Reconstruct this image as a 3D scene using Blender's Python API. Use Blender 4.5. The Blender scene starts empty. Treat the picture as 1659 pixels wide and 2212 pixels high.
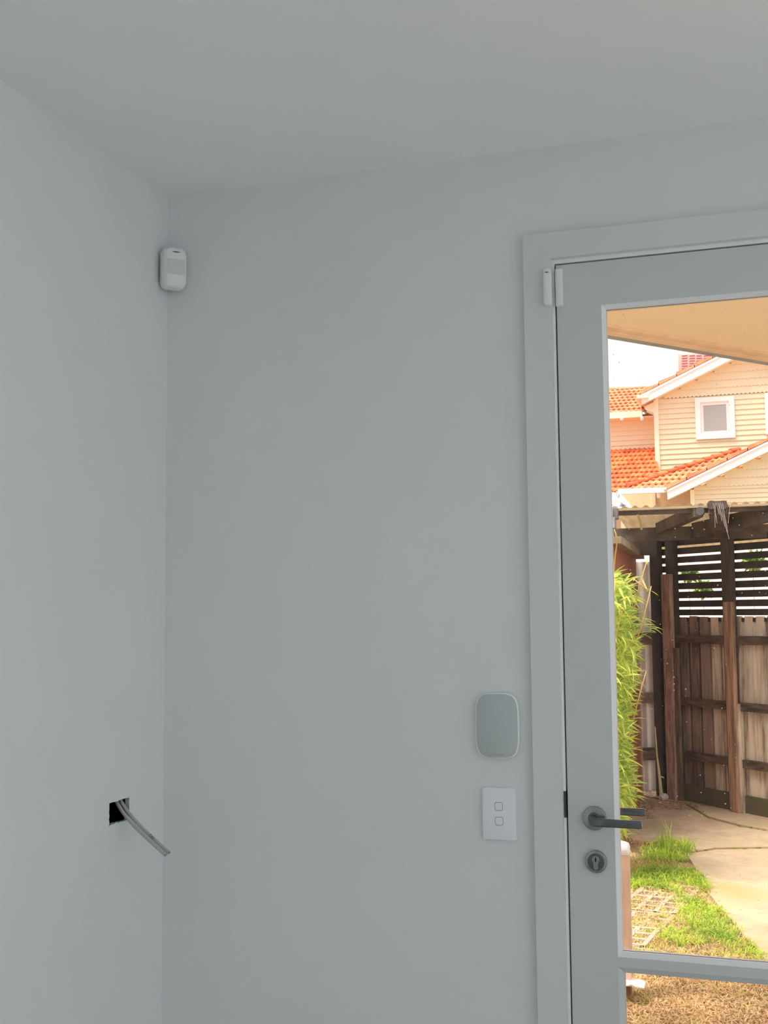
import bpy, bmesh, math, random
from mathutils import Vector, Matrix
from mathutils.geometry import tessellate_polygon

# ------------------------------------------------------------------ camera
W, H = 1659, 2212
FP = 2450.0                                   # focal length in pixels
YAW, PITCH, ROLL = 0.312, 0.0877, -0.0085
CAM = Vector((1.4195, -2.5803, 1.50))
fw = Vector((-math.sin(YAW)*math.cos(PITCH), math.cos(YAW)*math.cos(PITCH), math.sin(PITCH)))
r0 = Vector((math.cos(YAW), math.sin(YAW), 0)); u0 = r0.cross(fw)
rt = r0*math.cos(ROLL)+u0*math.sin(ROLL); up = -r0*math.sin(ROLL)+u0*math.cos(ROLL)
sc = bpy.context.scene
col = bpy.data.collections.new('scene'); sc.collection.children.link(col)
cd = bpy.data.cameras.new('camera'); cam = bpy.data.objects.new('camera', cd); col.objects.link(cam)
cam.matrix_world = Matrix(((rt.x, up.x, -fw.x, CAM.x), (rt.y, up.y, -fw.y, CAM.y), (rt.z, up.z, -fw.z, CAM.z), (0, 0, 0, 1)))
cd.sensor_fit = 'HORIZONTAL'; cd.sensor_width = 36; cd.lens = FP/W*36; cd.clip_start = 0.02; cd.clip_end = 500
sc.camera = cam

# ------------------------------------------------------------------ world, lights, exposure
sc.view_settings.view_transform = 'Standard'; sc.view_settings.look = 'None'
sc.view_settings.gamma = 1; sc.view_settings.use_curve_mapping = False
sc.view_settings.exposure = 0.10
sc.cycles.max_bounces = 10; sc.cycles.diffuse_bounces = 6; sc.cycles.transparent_max_bounces = 24
wd = bpy.data.worlds.new('world'); sc.world = wd; wd.use_nodes = True
nt = wd.node_tree; nt.nodes.clear()
wo = nt.nodes.new('ShaderNodeOutputWorld'); bg = nt.nodes.new('ShaderNodeBackground')
tc = nt.nodes.new('ShaderNodeTexCoord'); nz = nt.nodes.new('ShaderNodeTexNoise'); cr = nt.nodes.new('ShaderNodeValToRGB')
nz.inputs['Scale'].default_value = 6; nz.inputs['Detail'].default_value = 4; nz.inputs['Roughness'].default_value = 0.5
cr.color_ramp.elements[0].position = 0.36; cr.color_ramp.elements[0].color = (0.63, 0.62, 0.655, 1)
cr.color_ramp.elements[1].position = 0.62; cr.color_ramp.elements[1].color = (1.0, 0.985, 0.98, 1)
nt.links.new(tc.outputs['Generated'], nz.inputs['Vector']); nt.links.new(nz.outputs['Fac'], cr.inputs['Fac'])
nt.links.new(cr.outputs['Color'], bg.inputs['Color']); nt.links.new(bg.outputs[0], wo.inputs[0])
# overcast sky: luminance rises smoothly from the horizon to the zenith
SKY = 1.10
sp = nt.nodes.new('ShaderNodeSeparateXYZ'); nt.links.new(tc.outputs['Generated'], sp.inputs[0])
gm = nt.nodes.new('ShaderNodeMath'); gm.operation = 'MULTIPLY_ADD'; gm.use_clamp = False
mxz = nt.nodes.new('ShaderNodeMath'); mxz.operation = 'MAXIMUM'; mxz.inputs[1].default_value = 0.0
nt.links.new(sp.outputs['Z'], mxz.inputs[0]); nt.links.new(mxz.outputs[0], gm.inputs[0])
gm.inputs[1].default_value = SKY*1.0; gm.inputs[2].default_value = SKY
nt.links.new(gm.outputs[0], bg.inputs['Strength'])

def add_light(name, kind, loc, direction, energy, color, **kw):
    l = bpy.data.lights.new(name, kind); l.energy = energy; l.color = color
    for k, v in kw.items(): setattr(l, k, v)
    o = bpy.data.objects.new(name, l); col.objects.link(o); o.location = loc
    o.rotation_euler = Vector(direction).to_track_quat('-Z', 'Y').to_euler(); return o
add_light('sun', 'SUN', (0, 0, 20), (0.34, 0.32, -1.0), 4.0, (1.0, 0.90, 0.74), angle=0.5)
# daylight through the panes beside the door; the right-wall lamp is an added fill
add_light('added_side_fill', 'AREA', (4.56, -3.7, 1.45), (-1, 0, 0), 8, (0.86, 0.94, 1.0), shape='RECTANGLE', size=1.25, size_y=2.2)
add_light('glazing_daylight', 'AREA', (3.2, .17, 1.2), (0, -1, 0.0), 128, (0.84, 0.92, 0.97), shape='RECTANGLE', size=2.2, size_y=2.2)

# ------------------------------------------------------------------ rays of the photograph onto real planes
def ray(px, py):
    return (fw + rt*((px-W/2)/FP) + up*((H/2-py)/FP))
def hitY(px, py, Y): d = ray(px, py); return CAM + d*((Y-CAM.y)/d.y)
def hitX(px, py, X): d = ray(px, py); return CAM + d*((X-CAM.x)/d.x)
def hitZ(px, py, Z): d = ray(px, py); return CAM + d*((Z-CAM.z)/d.z)
def hitD(px, py, D): return CAM + ray(px, py)*D
def hitP(px, py, p0, n):
    d = ray(px, py); return CAM + d*((Vector(p0)-CAM).dot(n)/d.dot(n))

# ------------------------------------------------------------------ materials
MATS = {}
def mat(name, color, rough=0.6, metal=0.0, var=0.0, scale=8.0, stretch=None, bump=0.0, bscale=None, color2=None, per=None, spec=None, trans=0.0):
    """procedural material. var: noise lightness variation; stretch: (x,y,z) scale of noise; per: 'object'/'island' random variation"""
    if name in MATS: return MATS[name]
    m = bpy.data.materials.new(name); m.use_nodes = True; MATS[name] = m
    t = m.node_tree; b = t.nodes['Principled BSDF']
    b.inputs['Roughness'].default_value = rough; b.inputs['Metallic'].default_value = metal
    if spec is not None: b.inputs['Specular IOR Level'].default_value = spec
    c = (*color, 1)
    tcn = t.nodes.new('ShaderNodeTexCoord'); mp = t.nodes.new('ShaderNodeMapping')
    t.links.new(tcn.outputs['Object'], mp.inputs['Vector'])
    mp.inputs['Scale'].default_value = stretch or (1, 1, 1)
    n = t.nodes.new('ShaderNodeTexNoise'); n.inputs['Scale'].default_value = scale; n.inputs['Detail'].default_value = 6
    n.inputs['Roughness'].default_value = 0.6
    if per == 'object':
        oi = t.nodes.new('ShaderNodeObjectInfo'); ad = t.nodes.new('ShaderNodeVectorMath'); ad.operation = 'ADD'
        cx = t.nodes.new('ShaderNodeMath'); cx.operation = 'MULTIPLY'; cx.inputs[1].default_value = 50
        t.links.new(oi.outputs['Random'], cx.inputs[0]); t.links.new(mp.outputs[0], ad.inputs[0]); t.links.new(cx.outputs[0], ad.inputs[1])
        t.links.new(ad.outputs[0], n.inputs['Vector'])
    else:
        t.links.new(mp.outputs[0], n.inputs['Vector'])
    c2 = (*(color2 or tuple(x*(1-var) for x in color)), 1)
    r = t.nodes.new('ShaderNodeValToRGB')
    r.color_ramp.elements[0].position = 0.36; r.color_ramp.elements[0].color = c2
    r.color_ramp.elements[1].position = 0.64; r.color_ramp.elements[1].color = c
    if per:
        if per == 'object': src = oi.outputs['Random']
        else: src = t.nodes.new('ShaderNodeNewGeometry').outputs['Random Per Island']
        mx = t.nodes.new('ShaderNodeMath'); mx.operation = 'ADD'
        sb = t.nodes.new('ShaderNodeMath'); sb.operation = 'MULTIPLY_ADD'; sb.inputs[1].default_value = 0.36; sb.inputs[2].default_value = -0.18
        t.links.new(src, sb.inputs[0]); t.links.new(sb.outputs[0], mx.inputs[0]); t.links.new(n.outputs['Fac'], mx.inputs[1])
        t.links.new(mx.outputs[0], r.inputs['Fac'])
    else: t.links.new(n.outputs['Fac'], r.inputs['Fac'])
    t.links.new(r.outputs[0], b.inputs['Base Color'])
    if bump:
        bn = t.nodes.new('ShaderNodeTexNoise'); bn.inputs['Scale'].default_value = bscale or scale*4; bn.inputs['Detail'].default_value = 5
        t.links.new(mp.outputs[0], bn.inputs['Vector'])
        bu = t.nodes.new('ShaderNodeBump'); bu.inputs['Strength'].default_value = bump; bu.inputs['Distance'].default_value = 0.01
        t.links.new(bn.outputs['Fac'], bu.inputs['Height']); t.links.new(bu.outputs[0], b.inputs['Normal'])
    if trans:
        tr = t.nodes.new('ShaderNodeBsdfTranslucent'); t.links.new(r.outputs[0], tr.inputs['Color'])
        ms = t.nodes.new('ShaderNodeMixShader'); ms.inputs[0].default_value = trans
        out = t.nodes['Material Output']
        t.links.new(b.outputs[0], ms.inputs[1]); t.links.new(tr.outputs[0], ms.inputs[2]); t.links.new(ms.outputs[0], out.inputs[0])
    return m

def glass_mat():
    m = bpy.data.materials.new('clear_window_glass'); m.use_nodes = True; t = m.node_tree; t.nodes.clear()
    o = t.nodes.new('ShaderNodeOutputMaterial'); tr = t.nodes.new('ShaderNodeBsdfTransparent'); gl = t.nodes.new('ShaderNodeBsdfGlossy')
    gl.inputs['Roughness'].default_value = 0.0; gl.inputs['Color'].default_value = (.8, .8, .8, 1)
    fr = t.nodes.new('ShaderNodeFresnel'); fr.inputs['IOR'].default_value = 1.3
    mx = t.nodes.new('ShaderNodeMixShader')
    t.links.new(fr.outputs[0], mx.inputs[0]); t.links.new(tr.outputs[0], mx.inputs[1]); t.links.new(gl.outputs[0], mx.inputs[2])
    # dust specks stuck to the pane
    tcn = t.nodes.new('ShaderNodeTexCoord'); vo = t.nodes.new('ShaderNodeTexVoronoi'); vo.inputs['Scale'].default_value = 80
    vo.feature = 'F1'
    t.links.new(tcn.outputs['Object'], vo.inputs['Vector'])
    lt = t.nodes.new('ShaderNodeMath'); lt.operation = 'LESS_THAN'
    t.links.new(vo.outputs['Distance'], lt.inputs[0])
    sx = t.nodes.new('ShaderNodeSeparateColor'); t.links.new(vo.outputs['Color'], sx.inputs[0])
    th = t.nodes.new('ShaderNodeMath'); th.operation = 'MULTIPLY_ADD'; th.inputs[1].default_value = 0.5; th.inputs[2].default_value = -0.365
    t.links.new(sx.outputs[0], th.inputs[0]); t.links.new(th.outputs[0], lt.inputs[1])
    df = t.nodes.new('ShaderNodeBsdfDiffuse'); df.inputs['Color'].default_value = (.9, .87, .8, 1)
    tl = t.nodes.new('ShaderNodeBsdfTranslucent'); tl.inputs['Color'].default_value = (.9, .87, .8, 1)
    dd = t.nodes.new('ShaderNodeMixShader'); t.links.new(df.outputs[0], dd.inputs[1]); t.links.new(tl.outputs[0], dd.inputs[2])
    ml = t.nodes.new('ShaderNodeMath'); ml.operation = 'MULTIPLY'; ml.inputs[1].default_value = 0.7; t.links.new(lt.outputs[0], ml.inputs[0])
    m2 = t.nodes.new('ShaderNodeMixShader'); t.links.new(ml.outputs[0], m2.inputs[0])
    t.links.new(mx.outputs[0], m2.inputs[1]); t.links.new(dd.outputs[0], m2.inputs[2]); t.links.new(m2.outputs[0], o.inputs[0])
    return m
GLASS = glass_mat()

WALLP = mat('white_wall_paint', (.80, .825, .83), .75, var=.03, scale=1.6, bump=.03, bscale=120)
CEILP = mat('white_ceiling_paint', (.90, .90, .895), .85, var=.02, scale=1.5)
TRIMP = mat('white_semigloss_paint', (.73, .75, .755), .45, var=.02, scale=3)
DOORP = mat('white_door_paint', (.65, .665, .67), .42, var=.02, scale=3)
PLAST = mat('white_plastic', (.86, .86, .88), .35)
PLAS2 = mat('grey_lens_plastic', (.70, .71, .72), .45)
DARK = mat('dark_void', (.01, .01, .011), .9)
GYPS = mat('gypsum_edge', (.55, .57, .57), .95, var=.35, scale=90)
NICKEL = mat('satin_nickel', (.36, .365, .365), .26, metal=1.0)
NICK2 = mat('dark_nickel', (.15, .15, .15), .38, metal=1.0)

# ------------------------------------------------------------------ object helpers
WL = {}
def setp(o, label=None, cat=None, group=None, kind=None):
    if label: o['label'] = label
    if cat: o['category'] = cat
    if group: o['group'] = group
    if kind: o['kind'] = kind
    return o
def link(o, parent=None, wl=None):
    col.objects.link(o)
    wl = Vector(wl) if wl is not None else Vector(o.location)
    WL[o.name] = wl
    if parent is not None:
        o.parent = parent; o.location = wl - WL[parent.name]
    else: o.location = wl
    return o
def empty(name, loc, label=None, cat=None, group=None, kind=None, parent=None):
    o = bpy.data.objects.new(name, None); o.empty_display_size = .05
    link(o, parent, loc); return setp(o, label, cat, group, kind)
class MB:
    def __init__(s): s.v = []; s.f = []
    def add(s, vs, fs):
        n = len(s.v); s.v += [Vector(v) for v in vs]; s.f += [tuple(i+n for i in f) for f in fs]; return s
    def box(s, a, b):
        x0, x1 = sorted((a[0], b[0])); y0, y1 = sorted((a[1], b[1])); z0, z1 = sorted((a[2], b[2]))
        return s.add([(x0,y0,z0),(x1,y0,z0),(x1,y1,z0),(x0,y1,z0),(x0,y0,z1),(x1,y0,z1),(x1,y1,z1),(x0,y1,z1)],
                     [(0,3,2,1),(4,5,6,7),(0,1,5,4),(1,2,6,5),(2,3,7,6),(3,0,4,7)])
    def obox(s, o, ex, ey, ez, a, b):
        """box in an oriented frame"""
        m = MB().box(a, b); o = Vector(o)
        return s.add([o+Vector(ex)*v.x+Vector(ey)*v.y+Vector(ez)*v.z for v in m.v], m.f)
    def prism(s, pts, d):
        """polygon pts (3d) extruded by vector d"""
        n = len(pts); pts = [Vector(p) for p in pts]; d = Vector(d)
        tris = tessellate_polygon([pts])
        fs = [tuple(t) for t in tris]+[tuple(i+n for i in reversed(t)) for t in tris]
        fs += [(i, (i+1) % n, (i+1) % n+n, i+n) for i in range(n)]
        return s.add(pts+[p+d for p in pts], fs)
    def tube(s, pts, r, n=8, cap=True, flat=1.0, ref=None):
        pts = [Vector(p) for p in pts]; rs = r if isinstance(r, (list, tuple)) else [r]*len(pts)
        vs = []; fs = []
        prev = None
        for i, p in enumerate(pts):
            t = (pts[min(i+1, len(pts)-1)]-pts[max(i-1, 0)]).normalized()
            if prev is None:
                rr = Vector(ref) if ref else (Vector((0, 0, 1)) if abs(t.z) < .9 else Vector((1, 0, 0)))
                a = t.cross(rr).normalized()
            else: a = (prev - t*prev.dot(t)).normalized()
            prev = a; b = t.cross(a)
            for k in range(n):
                an = 2*math.pi*k/n; vs.append(p+a*math.cos(an)*rs[i]+b*math.sin(an)*rs[i]*flat)
        for i in range(len(pts)-1):
            for k in range(n):
                fs.append((i*n+k, i*n+(k+1) % n, (i+1)*n+(k+1) % n, (i+1)*n+k))
        if cap: fs.append(tuple(range(n-1, -1, -1))); fs.append(tuple(range((len(pts)-1)*n, len(pts)*n)))
        return s.add(vs, fs)
    def loft(s, loops, capa=True, capb=True):
        n = len(loops[0]); vs = [v for l in loops for v in l]; fs = []
        for i in range(len(loops)-1):
            for k in range(n): fs.append((i*n+k, i*n+(k+1) % n, (i+1)*n+(k+1) % n, (i+1)*n+k))
        if capa: fs.append(tuple(range(n-1, -1, -1)))
        if capb: fs.append(tuple(range((len(loops)-1)*n, len(loops)*n)))
        return s.add(vs, fs)
    def build(s, name, m, parent=None, smooth=False, bevel=0, at=None, **kw):
        pl = Vector(at) if at is not None else (WL[parent.name] if parent is not None else Vector((0, 0, 0)))
        me = bpy.data.meshes.new(name); me.from_pydata([tuple(v-pl) for v in s.v], [], s.f); me.update()
        if smooth or bevel or kw.get('fix', True):
            b = bmesh.new(); b.from_mesh(me)
            if len(b.faces) < 20000: bmesh.ops.recalc_face_normals(b, faces=b.faces)
            b.to_mesh(me); b.free()
        me.materials.append(m)
        o = bpy.data.objects.new(name, me); link(o, parent, pl)
        if bevel:
            bv = o.modifiers.new('bevel', 'BEVEL'); bv.width = bevel; bv.segments = 2; bv.limit_method = 'ANGLE'
        if smooth: me.shade_smooth()
        kw.pop('fix', None)
        return setp(o, **kw)
def rrect(w, h, r, n=6):
    """rounded rectangle outline, centred, ccw"""
    out = []; r = min(r, w/2-.0004, h/2-.0004)
    for cx, cy, a0 in ((w/2-r, h/2-r, 0), (-w/2+r, h/2-r, 90), (-w/2+r, -h/2+r, 180), (w/2-r, -h/2+r, 270)):
        for k in range(n+1):
            a = math.radians(a0+90*k/n); out.append((cx+r*math.cos(a), cy+r*math.sin(a)))
    return out
def slab(mb, o, ex, ey, ez, w, h, r, d, edge, n=6):
    """rounded rectangular slab; front along ez, softly rounded edge"""
    loops = []
    for dz, ins in ((0, 0), (d-edge, 0), (d-edge*.55, edge*.12), (d-edge*.2, edge*.42), (d, edge)):
        pts = rrect(w-2*ins, h-2*ins, max(r-ins, .0005), n)
        loops.append([Vector(o)+Vector(ex)*x+Vector(ey)*y+Vector(ez)*dz for x, y in pts])
    mb.loft(loops); return mb
def smooth_angle(o, deg=40):
    me = o.data
    me.shade_smooth()
    try: me.set_sharp_from_angle(angle=math.radians(deg))
    except Exception: pass
    return o
def ring(mb, x0, x1, z0, z1, t, ya, yb, tb=None):
    """mitred rectangular frame in the xz plane"""
    tb = tb or t
    o_ = [(x0, z0), (x1, z0), (x1, z1), (x0, z1)]; i_ = [(x0+t, z0+tb), (x1-t, z0+tb), (x1-t, z1-t), (x0+t, z1-t)]
    k_ = len(mb.v)
    for y in (ya, yb): mb.v += [Vector((x, y, z)) for x, z in o_]+[Vector((x, y, z)) for x, z in i_]
    for q in range(4):
        a, b = q, (q+1) % 4
        mb.f += [(k_+a, k_+b, k_+4+b, k_+4+a), (k_+8+a, k_+12+a, k_+12+b, k_+8+b), (k_+a, k_+8+a, k_+8+b, k_+b), (k_+4+a, k_+4+b, k_+12+b, k_+12+a)]
    return mb
rnd = random.Random(4)

# ================================================================== ROOM
CEIL = 2.5866; RX = 4.6; RY = -5.0; T = 0.12
OX0 = hitY(1196, 700, 0).x      # door frame opening left (approx)
xL = 1.0125                      # leaf left edge
DZ = 2.300                       # leaf top
# door opening in the back wall
ox0, ox1, oz1 = xL-0.035, xL+0.92+0.035, DZ+0.035
wx0, wx1 = xL+1.05, 4.35            # fixed glazing beside the door, right of the frame
w = MB()
w.box((-.10, 0, -.15), (ox0, T, CEIL+.02)); w.box((ox0, 0, oz1), (ox1, T, CEIL+.02)); w.box((ox1, 0, -.15), (wx0, T, oz1)); w.box((ox1, 0, oz1), (RX+.1, T, CEIL+.02)); w.box((wx1, 0, -.15), (RX+.1, T, oz1)); w.box((wx0, 0, -.15), (wx1, T, .05))
w.build('wall_back', WALLP, kind='structure')
MB().box((-.10, RY-.1, CEIL), (RX+.1, T, CEIL+.15)).build('ceiling', CEILP, kind='structure')
FLOORM = mat('pale_oak_floorboards', (.66, .62, .56), .45, var=.3, scale=3, stretch=(1, 8, 1))
fl = empty('floor', (0, 0, 0), kind='structure')
MB().box((-.10, RY-.1, -.15), (RX+.1, T, -.02)).build('floor_base', FLOORM, fl)
bm0 = None
for i in range(24):
    x0 = i*RX/24+.001
    if bm0 is None:
        o = MB().box((x0, RY, -.02), (x0+RX/24-.002, -.0, 0)).build('floor_board', FLOORM, fl, at=(x0, 0, 0)); bm0 = o
    else:
        o = bpy.data.objects.new('floor_board', bm0.data); link(o, fl, (x0, 0, 0))
# right wall with an added, unseen window opening, wall behind camera with opening
w = MB(); wy0, wy1, wz0, wz1 = -4.8, -2.6, .85, 2.1
w.box((RX, RY, -.02), (RX+.1, wy0, CEIL)); w.box((RX, wy1, -.02), (RX+.1, 0, CEIL)); w.box((RX, wy0, -.02), (RX+.1, wy1, wz0)); w.box((RX, wy0, wz1), (RX+.1, wy1, CEIL))
w.build('wall_right', WALLP, kind='structure')
w = MB().box((0, RY-.1, -.02), (RX, RY, CEIL))
w.build('wall_rear', mat('greyed_rear_wall', (.42, .44, .45), .8), kind='structure')  # unseen wall greyed to lessen the light bounced onto the back wall
for nm, horiz, a0, a1, z0, z1 in (('window_1', False, wy0, wy1, wz0, wz1),):
    r = empty(nm, (RX+.04, a0, z0) if not horiz else (a0, RY-.06, z0), kind='structure')
    f = MB(); g = MB()
    def bb(m, p0, p1, q0, q1, t0=-.03, t1=.03):
        if horiz: m.box((p0, RY-.06+t0, q0), (p1, RY-.06+t1, q1))
        else: m.box((RX+.06+t0, p0, q0), (RX+.06+t1, p1, q1))
    mid = (a0+a1)/2
    for p0, p1, q0, q1 in ((a0, a0+.05, z0, z1), (a1-.05, a1, z0, z1), (a0, a1, z0, z0+.05), (a0, a1, z1-.05, z1), (mid-.025, mid+.025, z0, z1)): bb(f, p0, p1, q0, q1)
    f.build('window_frame', TRIMP, r); bb(g, a0+.04, a1-.04, z0+.04, z1-.04, -.003, .003); g.build('pane', GLASS, r)

r = empty('window_2', (wx0, .06, .05), kind='structure')
f = MB()
for i_ in range(3):
    q0 = wx0+(wx1-wx0)*i_/3; q1 = wx0+(wx1-wx0)*(i_+1)/3
    f = ring(MB(), q0, q1, .05, oz1, .07, .03, .09); f.build('window_frame', TRIMP, r)
    MB().box((q0+.06, .058, .11), (q1-.06, .062, oz1-.06)).build('pane', GLASS, r)
# left wall with the ragged cable hole
def lw(px, py): p = hitX(px, py, 0.0); return (p.y, p.z)
hole = [(236, 1735.5), (243, 1733), (252, 1731.5), (262, 1727), (271, 1724.6), (279.4, 1722.3), (278.9, 1731), (279.3, 1742), (278.9, 1753), (279.2, 1762), (276, 1771),
        (268, 1773.5), (260, 1775), (255, 1777.5), (251, 1776.5), (246, 1779.5), (240, 1781.5), (235.2, 1785), (236.3, 1777), (235.2, 1770), (236.4, 1764), (235.6, 1756), (236.2, 1746)]
hp = [lw(*p) for p in hole]
oy0, oy1, oz0_, oz1_ = RY-.0, 0.0, -.02, CEIL
outer = [(oy0, oz0_), (oy1, oz0_), (oy1, oz1_), (oy0, oz1_)]
tr = tessellate_polygon([[Vector((y, z, 0)) for y, z in outer], [Vector((y, z, 0)) for y, z in hp]])
pts = outer+hp; N = len(pts)
wm = MB(); wm.add([(0, y, z) for y, z in pts]+[(-.0105, y, z) for y, z in pts], [tuple(t) for t in tr]+[tuple(i+N for i in reversed(t)) for t in tr])
wl = wm.build('wall_left', WALLP, kind='structure')
n4 = len(outer); k = len(hp)
em = MB().add([(0.0001, y, z) for y, z in hp]+[(-.011, y, z) for y, z in hp], [(i, (i+1) % k, (i+1) % k+k, i+k) for i in range(k)])
em.build('plasterboard_edge', GYPS, wl)
hy = sum(p[0] for p in hp)/k; hz = sum(p[1] for p in hp)/k
cav = MB(); a = .16
for b0, b1 in (((-.095, hy-a, hz-a), (-.085, hy+a, hz+a)), ((-.095, hy-a, hz-a), (-.011, hy-a+.01, hz+a)), ((-.095, hy+a-.01, hz-a), (-.011, hy+a, hz+a)),
               ((-.095, hy-a, hz-a), (-.011, hy+a, hz-a+.01)), ((-.095, hy-a, hz+a-.01), (-.011, hy+a, hz+a))): cav.box(b0, b1)
cav.build('wall_cavity', DARK, wl)
MB().box((-.14, RY-.1, -.15), (-.10, T, CEIL)).build('outer_cladding', TRIMP, wl)
# trims: skirting along the visible walls
MB().box((0, RY, 0), (.018, 0, .09)).build('baseboard_left', TRIMP, kind='structure')

# ------------------------------------------------------------------ door casing, frame, leaf
cx0 = hitY(1145.5, 1362, -.018).x          # casing outer edge
cx1 = xL-.012; cin = .066
cx1 = hitY(1191, 620, -.018).x
ctop = hitY(1131, 509, -.018).z; chead = DZ+.0125
cR = xL+.92+.012
ca = MB()
def chp(x, z, y=-.018): return Vector((x, y, z))
arch = empty('trim_1', (cx0, -.009, 0), kind='structure')
MB().prism([chp(cx0, 0), chp(cx1, 0), chp(cx1, chead), chp(cx0, ctop)], (0, .018, 0)).build('casing_board', TRIMP, arch)
hb = MB().prism([chp(cx0, ctop), chp(cx1, chead), chp(cR, chead), chp(cR+(cx1-cx0), ctop)], (0, .018, 0)).build('casing_board', TRIMP, arch)
MB().prism([chp(cR, 0), chp(cR+(cx1-cx0), 0), chp(cR+(cx1-cx0), ctop), chp(cR, chead)], (0, .018, 0)).build('casing_board', TRIMP, arch)
jb = empty('trim_2', (xL, 0, 0), kind='structure')
G3 = .0035
je = xL-G3                              # jamb inner face
jm = MB(); jm.box((je-.032, -.0005, 0), (je, T, oz1)); jm.box((je, -.0005, DZ+G3), (xL+.92+G3, T, oz1)); jm.box((xL+.92+G3, -.0005, 0), (xL+.92+G3+.032, T, oz1))
jm.build('door_jamb', mat('bright_white_jamb', (.94, .95, .96), .35), jb)
st = MB(); st.box((je, .047, 0), (je+.012, T, DZ)); st.box((je, .047, DZ-.012+G3), (xL+.92, T, DZ+G3)); st.build('door_stop', DARK, jb)
sp0 = hitY(1222, 1709, 0).z; sp1 = hitY(1224, 1766, 0).z
MB().box((je-.007, -.0012, sp1), (je+.0006, .035, sp0)).build('strike_plate', mat('dark_steel', (.10, .10, .11), .4, metal=.8), jb)

d1 = empty('door_1', (xL, 0, 0), kind='structure')
y0, y1 = .0015, .0415
gx = hitY(1322, 1300, .01).x            # glass left sight line
bead = .0095
gl_x0 = hitY(1309.5, 690, .012).x; gl_x1 = hitY(1345, 2040, .012).x
gxm = (gl_x0+gl_x1)/2
Lx1 = xL+.92
zt = hitY(1480, 653.5, .012).z           # upper glass top
zb = hitY(1480, 2066.5, .012).z          # upper glass bottom
z2 = hitY(1480, 2112, .012).z            # lower glass top
railb = .22
sx = gxm-bead; rx = Lx1-(gxm-xL)
MB().box((xL, y0, .006), (sx, y1, DZ)).build('stile', DOORP, d1)
MB().box((rx+bead, y0, .006), (Lx1, y1, DZ)).build('stile', DOORP, d1)
MB().box((sx, y0, zt+bead), (rx+bead, y1, DZ)).build('rail', DOORP, d1)
MB().box((sx, y0, z2+bead+.004), (rx+bead, y1, zb-bead)).build('rail', DOORP, d1)
MB().box((sx, y0, .006), (rx+bead, y1, railb-bead)).build('rail', DOORP, d1)
def beads(x0, x1, z0, z1, wd, depth):
    """mitred sloping glazing bead both sides"""
    m = MB()
    for ya, yb in ((y0+.0015, y0+depth), (y1-.0015, y1-depth)):
        o_ = [(x0-wd, z0-wd), (x1+wd, z0-wd), (x1+wd, z1+wd), (x0-wd, z1+wd)]; i_ = [(x0, z0), (x1, z0), (x1, z1), (x0, z1)]
        for q in range(4):
            a_, b_, c_, d_ = o_[q], o_[(q+1) % 4], i_[(q+1) % 4], i_[q]
            m.add([(a_[0], ya, a_[1]), (b_[0], ya, b_[1]), (c_[0], (ya+yb)/2, c_[1]), (d_[0], (ya+yb)/2, d_[1]), (c_[0], yb, c_[1]), (d_[0], yb, d_[1])],
                  [(0, 1, 2, 3), (3, 2, 4, 5)])
    return m
BEADM = mat('lit_glazing_bead', (.93, .92, .93), .4)  # brighter white puts the light caught by the upper bead into its colour
beads(gxm, rx, zb, zt, bead, .018).build('glazing_bead', BEADM, d1, fix=False)
beads(gxm+.003, rx-.003, railb, z2, bead+.004, .018).build('glazing_bead', DOORP, d1, fix=False)
MB().box((gxm-.004, .0205, zb-.004), (rx+.004, .0225, zt+.004)).build('pane', GLASS, d1)
MB().box((gxm-.002, .0205, railb-.004), (rx+.002, .0225, z2+.004)).build('pane', GLASS, d1)

# lever handle set (inside and outside) and cylinder rose
hc = hitY(1283.5, 1768, -.006); HX, HZ = hc.x, hc.z
dh = empty('door_handle', (HX, 0, HZ), parent=d1)
def disc(cx, cz, ya, yb, R, n=36, edge=.0015, inner=0):
    sg = 1 if yb > ya else -1; m = MB(); lp = []
    for yy, rr in ((ya, R), (yb-sg*edge, R), (yb-sg*edge*.3, R-edge*.4), (yb, R-edge)):
        lp.append([Vector((cx+rr*math.cos(2*math.pi*k/n), yy, cz+rr*math.sin(2*math.pi*k/n))) for k in range(n)])
    m.loft(lp); return m
def lever(sg, x_end, zdrop):
    yw = y0 if sg < 0 else y1
    o = disc(HX, HZ, yw, yw+sg*.009, .0262).build('rosette', NICKEL, dh); smooth_angle(o)
    o = disc(HX, HZ, yw+sg*.009, yw+sg*.0095, .0135, edge=.0002).build('rosette_insert', NICK2, dh); smooth_angle(o)
    yl = yw+sg*.056
    m = MB()
    path = [(HX, yw+sg*.008, HZ), (HX, yl-sg*.014, HZ), (HX+.002, yl-sg*.004, HZ), (HX+.010, yl, HZ), (HX+.03, yl+sg*.001, HZ), (x_end-.004, yl+sg*.001, HZ-zdrop), (x_end, yl+sg*.001, HZ-zdrop)]
    lp = []
    for i, p in enumerate(path):
        t = (Vector(path[min(i+1, 6)])-Vector(path[max(i-1, 0)])).normalized()
        a_ = Vector((0, 0, 1)); b_ = t.cross(a_).normalized()
        if i < 2: hw, hd, rr = .0088, .0088, .0086
        elif i == 6: hw, hd, rr = .0070, .0045, .003
        else: hw, hd, rr = .0085, .0062, .0035
        lp.append([Vector(p)+a_*q+b_*s for s, q in [(x, y) for x, y in rrect(2*hd, 2*hw, min(rr, hd*.95), 5)]])
    m.loft(lp); o = m.build('lever', mat('polished_dark_nickel', (.17, .175, .175), .2, metal=1.0), dh); smooth_angle(o, 50)
xe = hitY(1387, 1784, -.055).x; xe2 = hitY(1394, 1755, .098).x
lever(-1, xe, .0); lever(1, xe2, .0)
kc = hitY(1287.5, 1861.5, -.004)
kh = empty('cylinder_rose', (kc.x, 0, kc.z), parent=d1)
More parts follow.
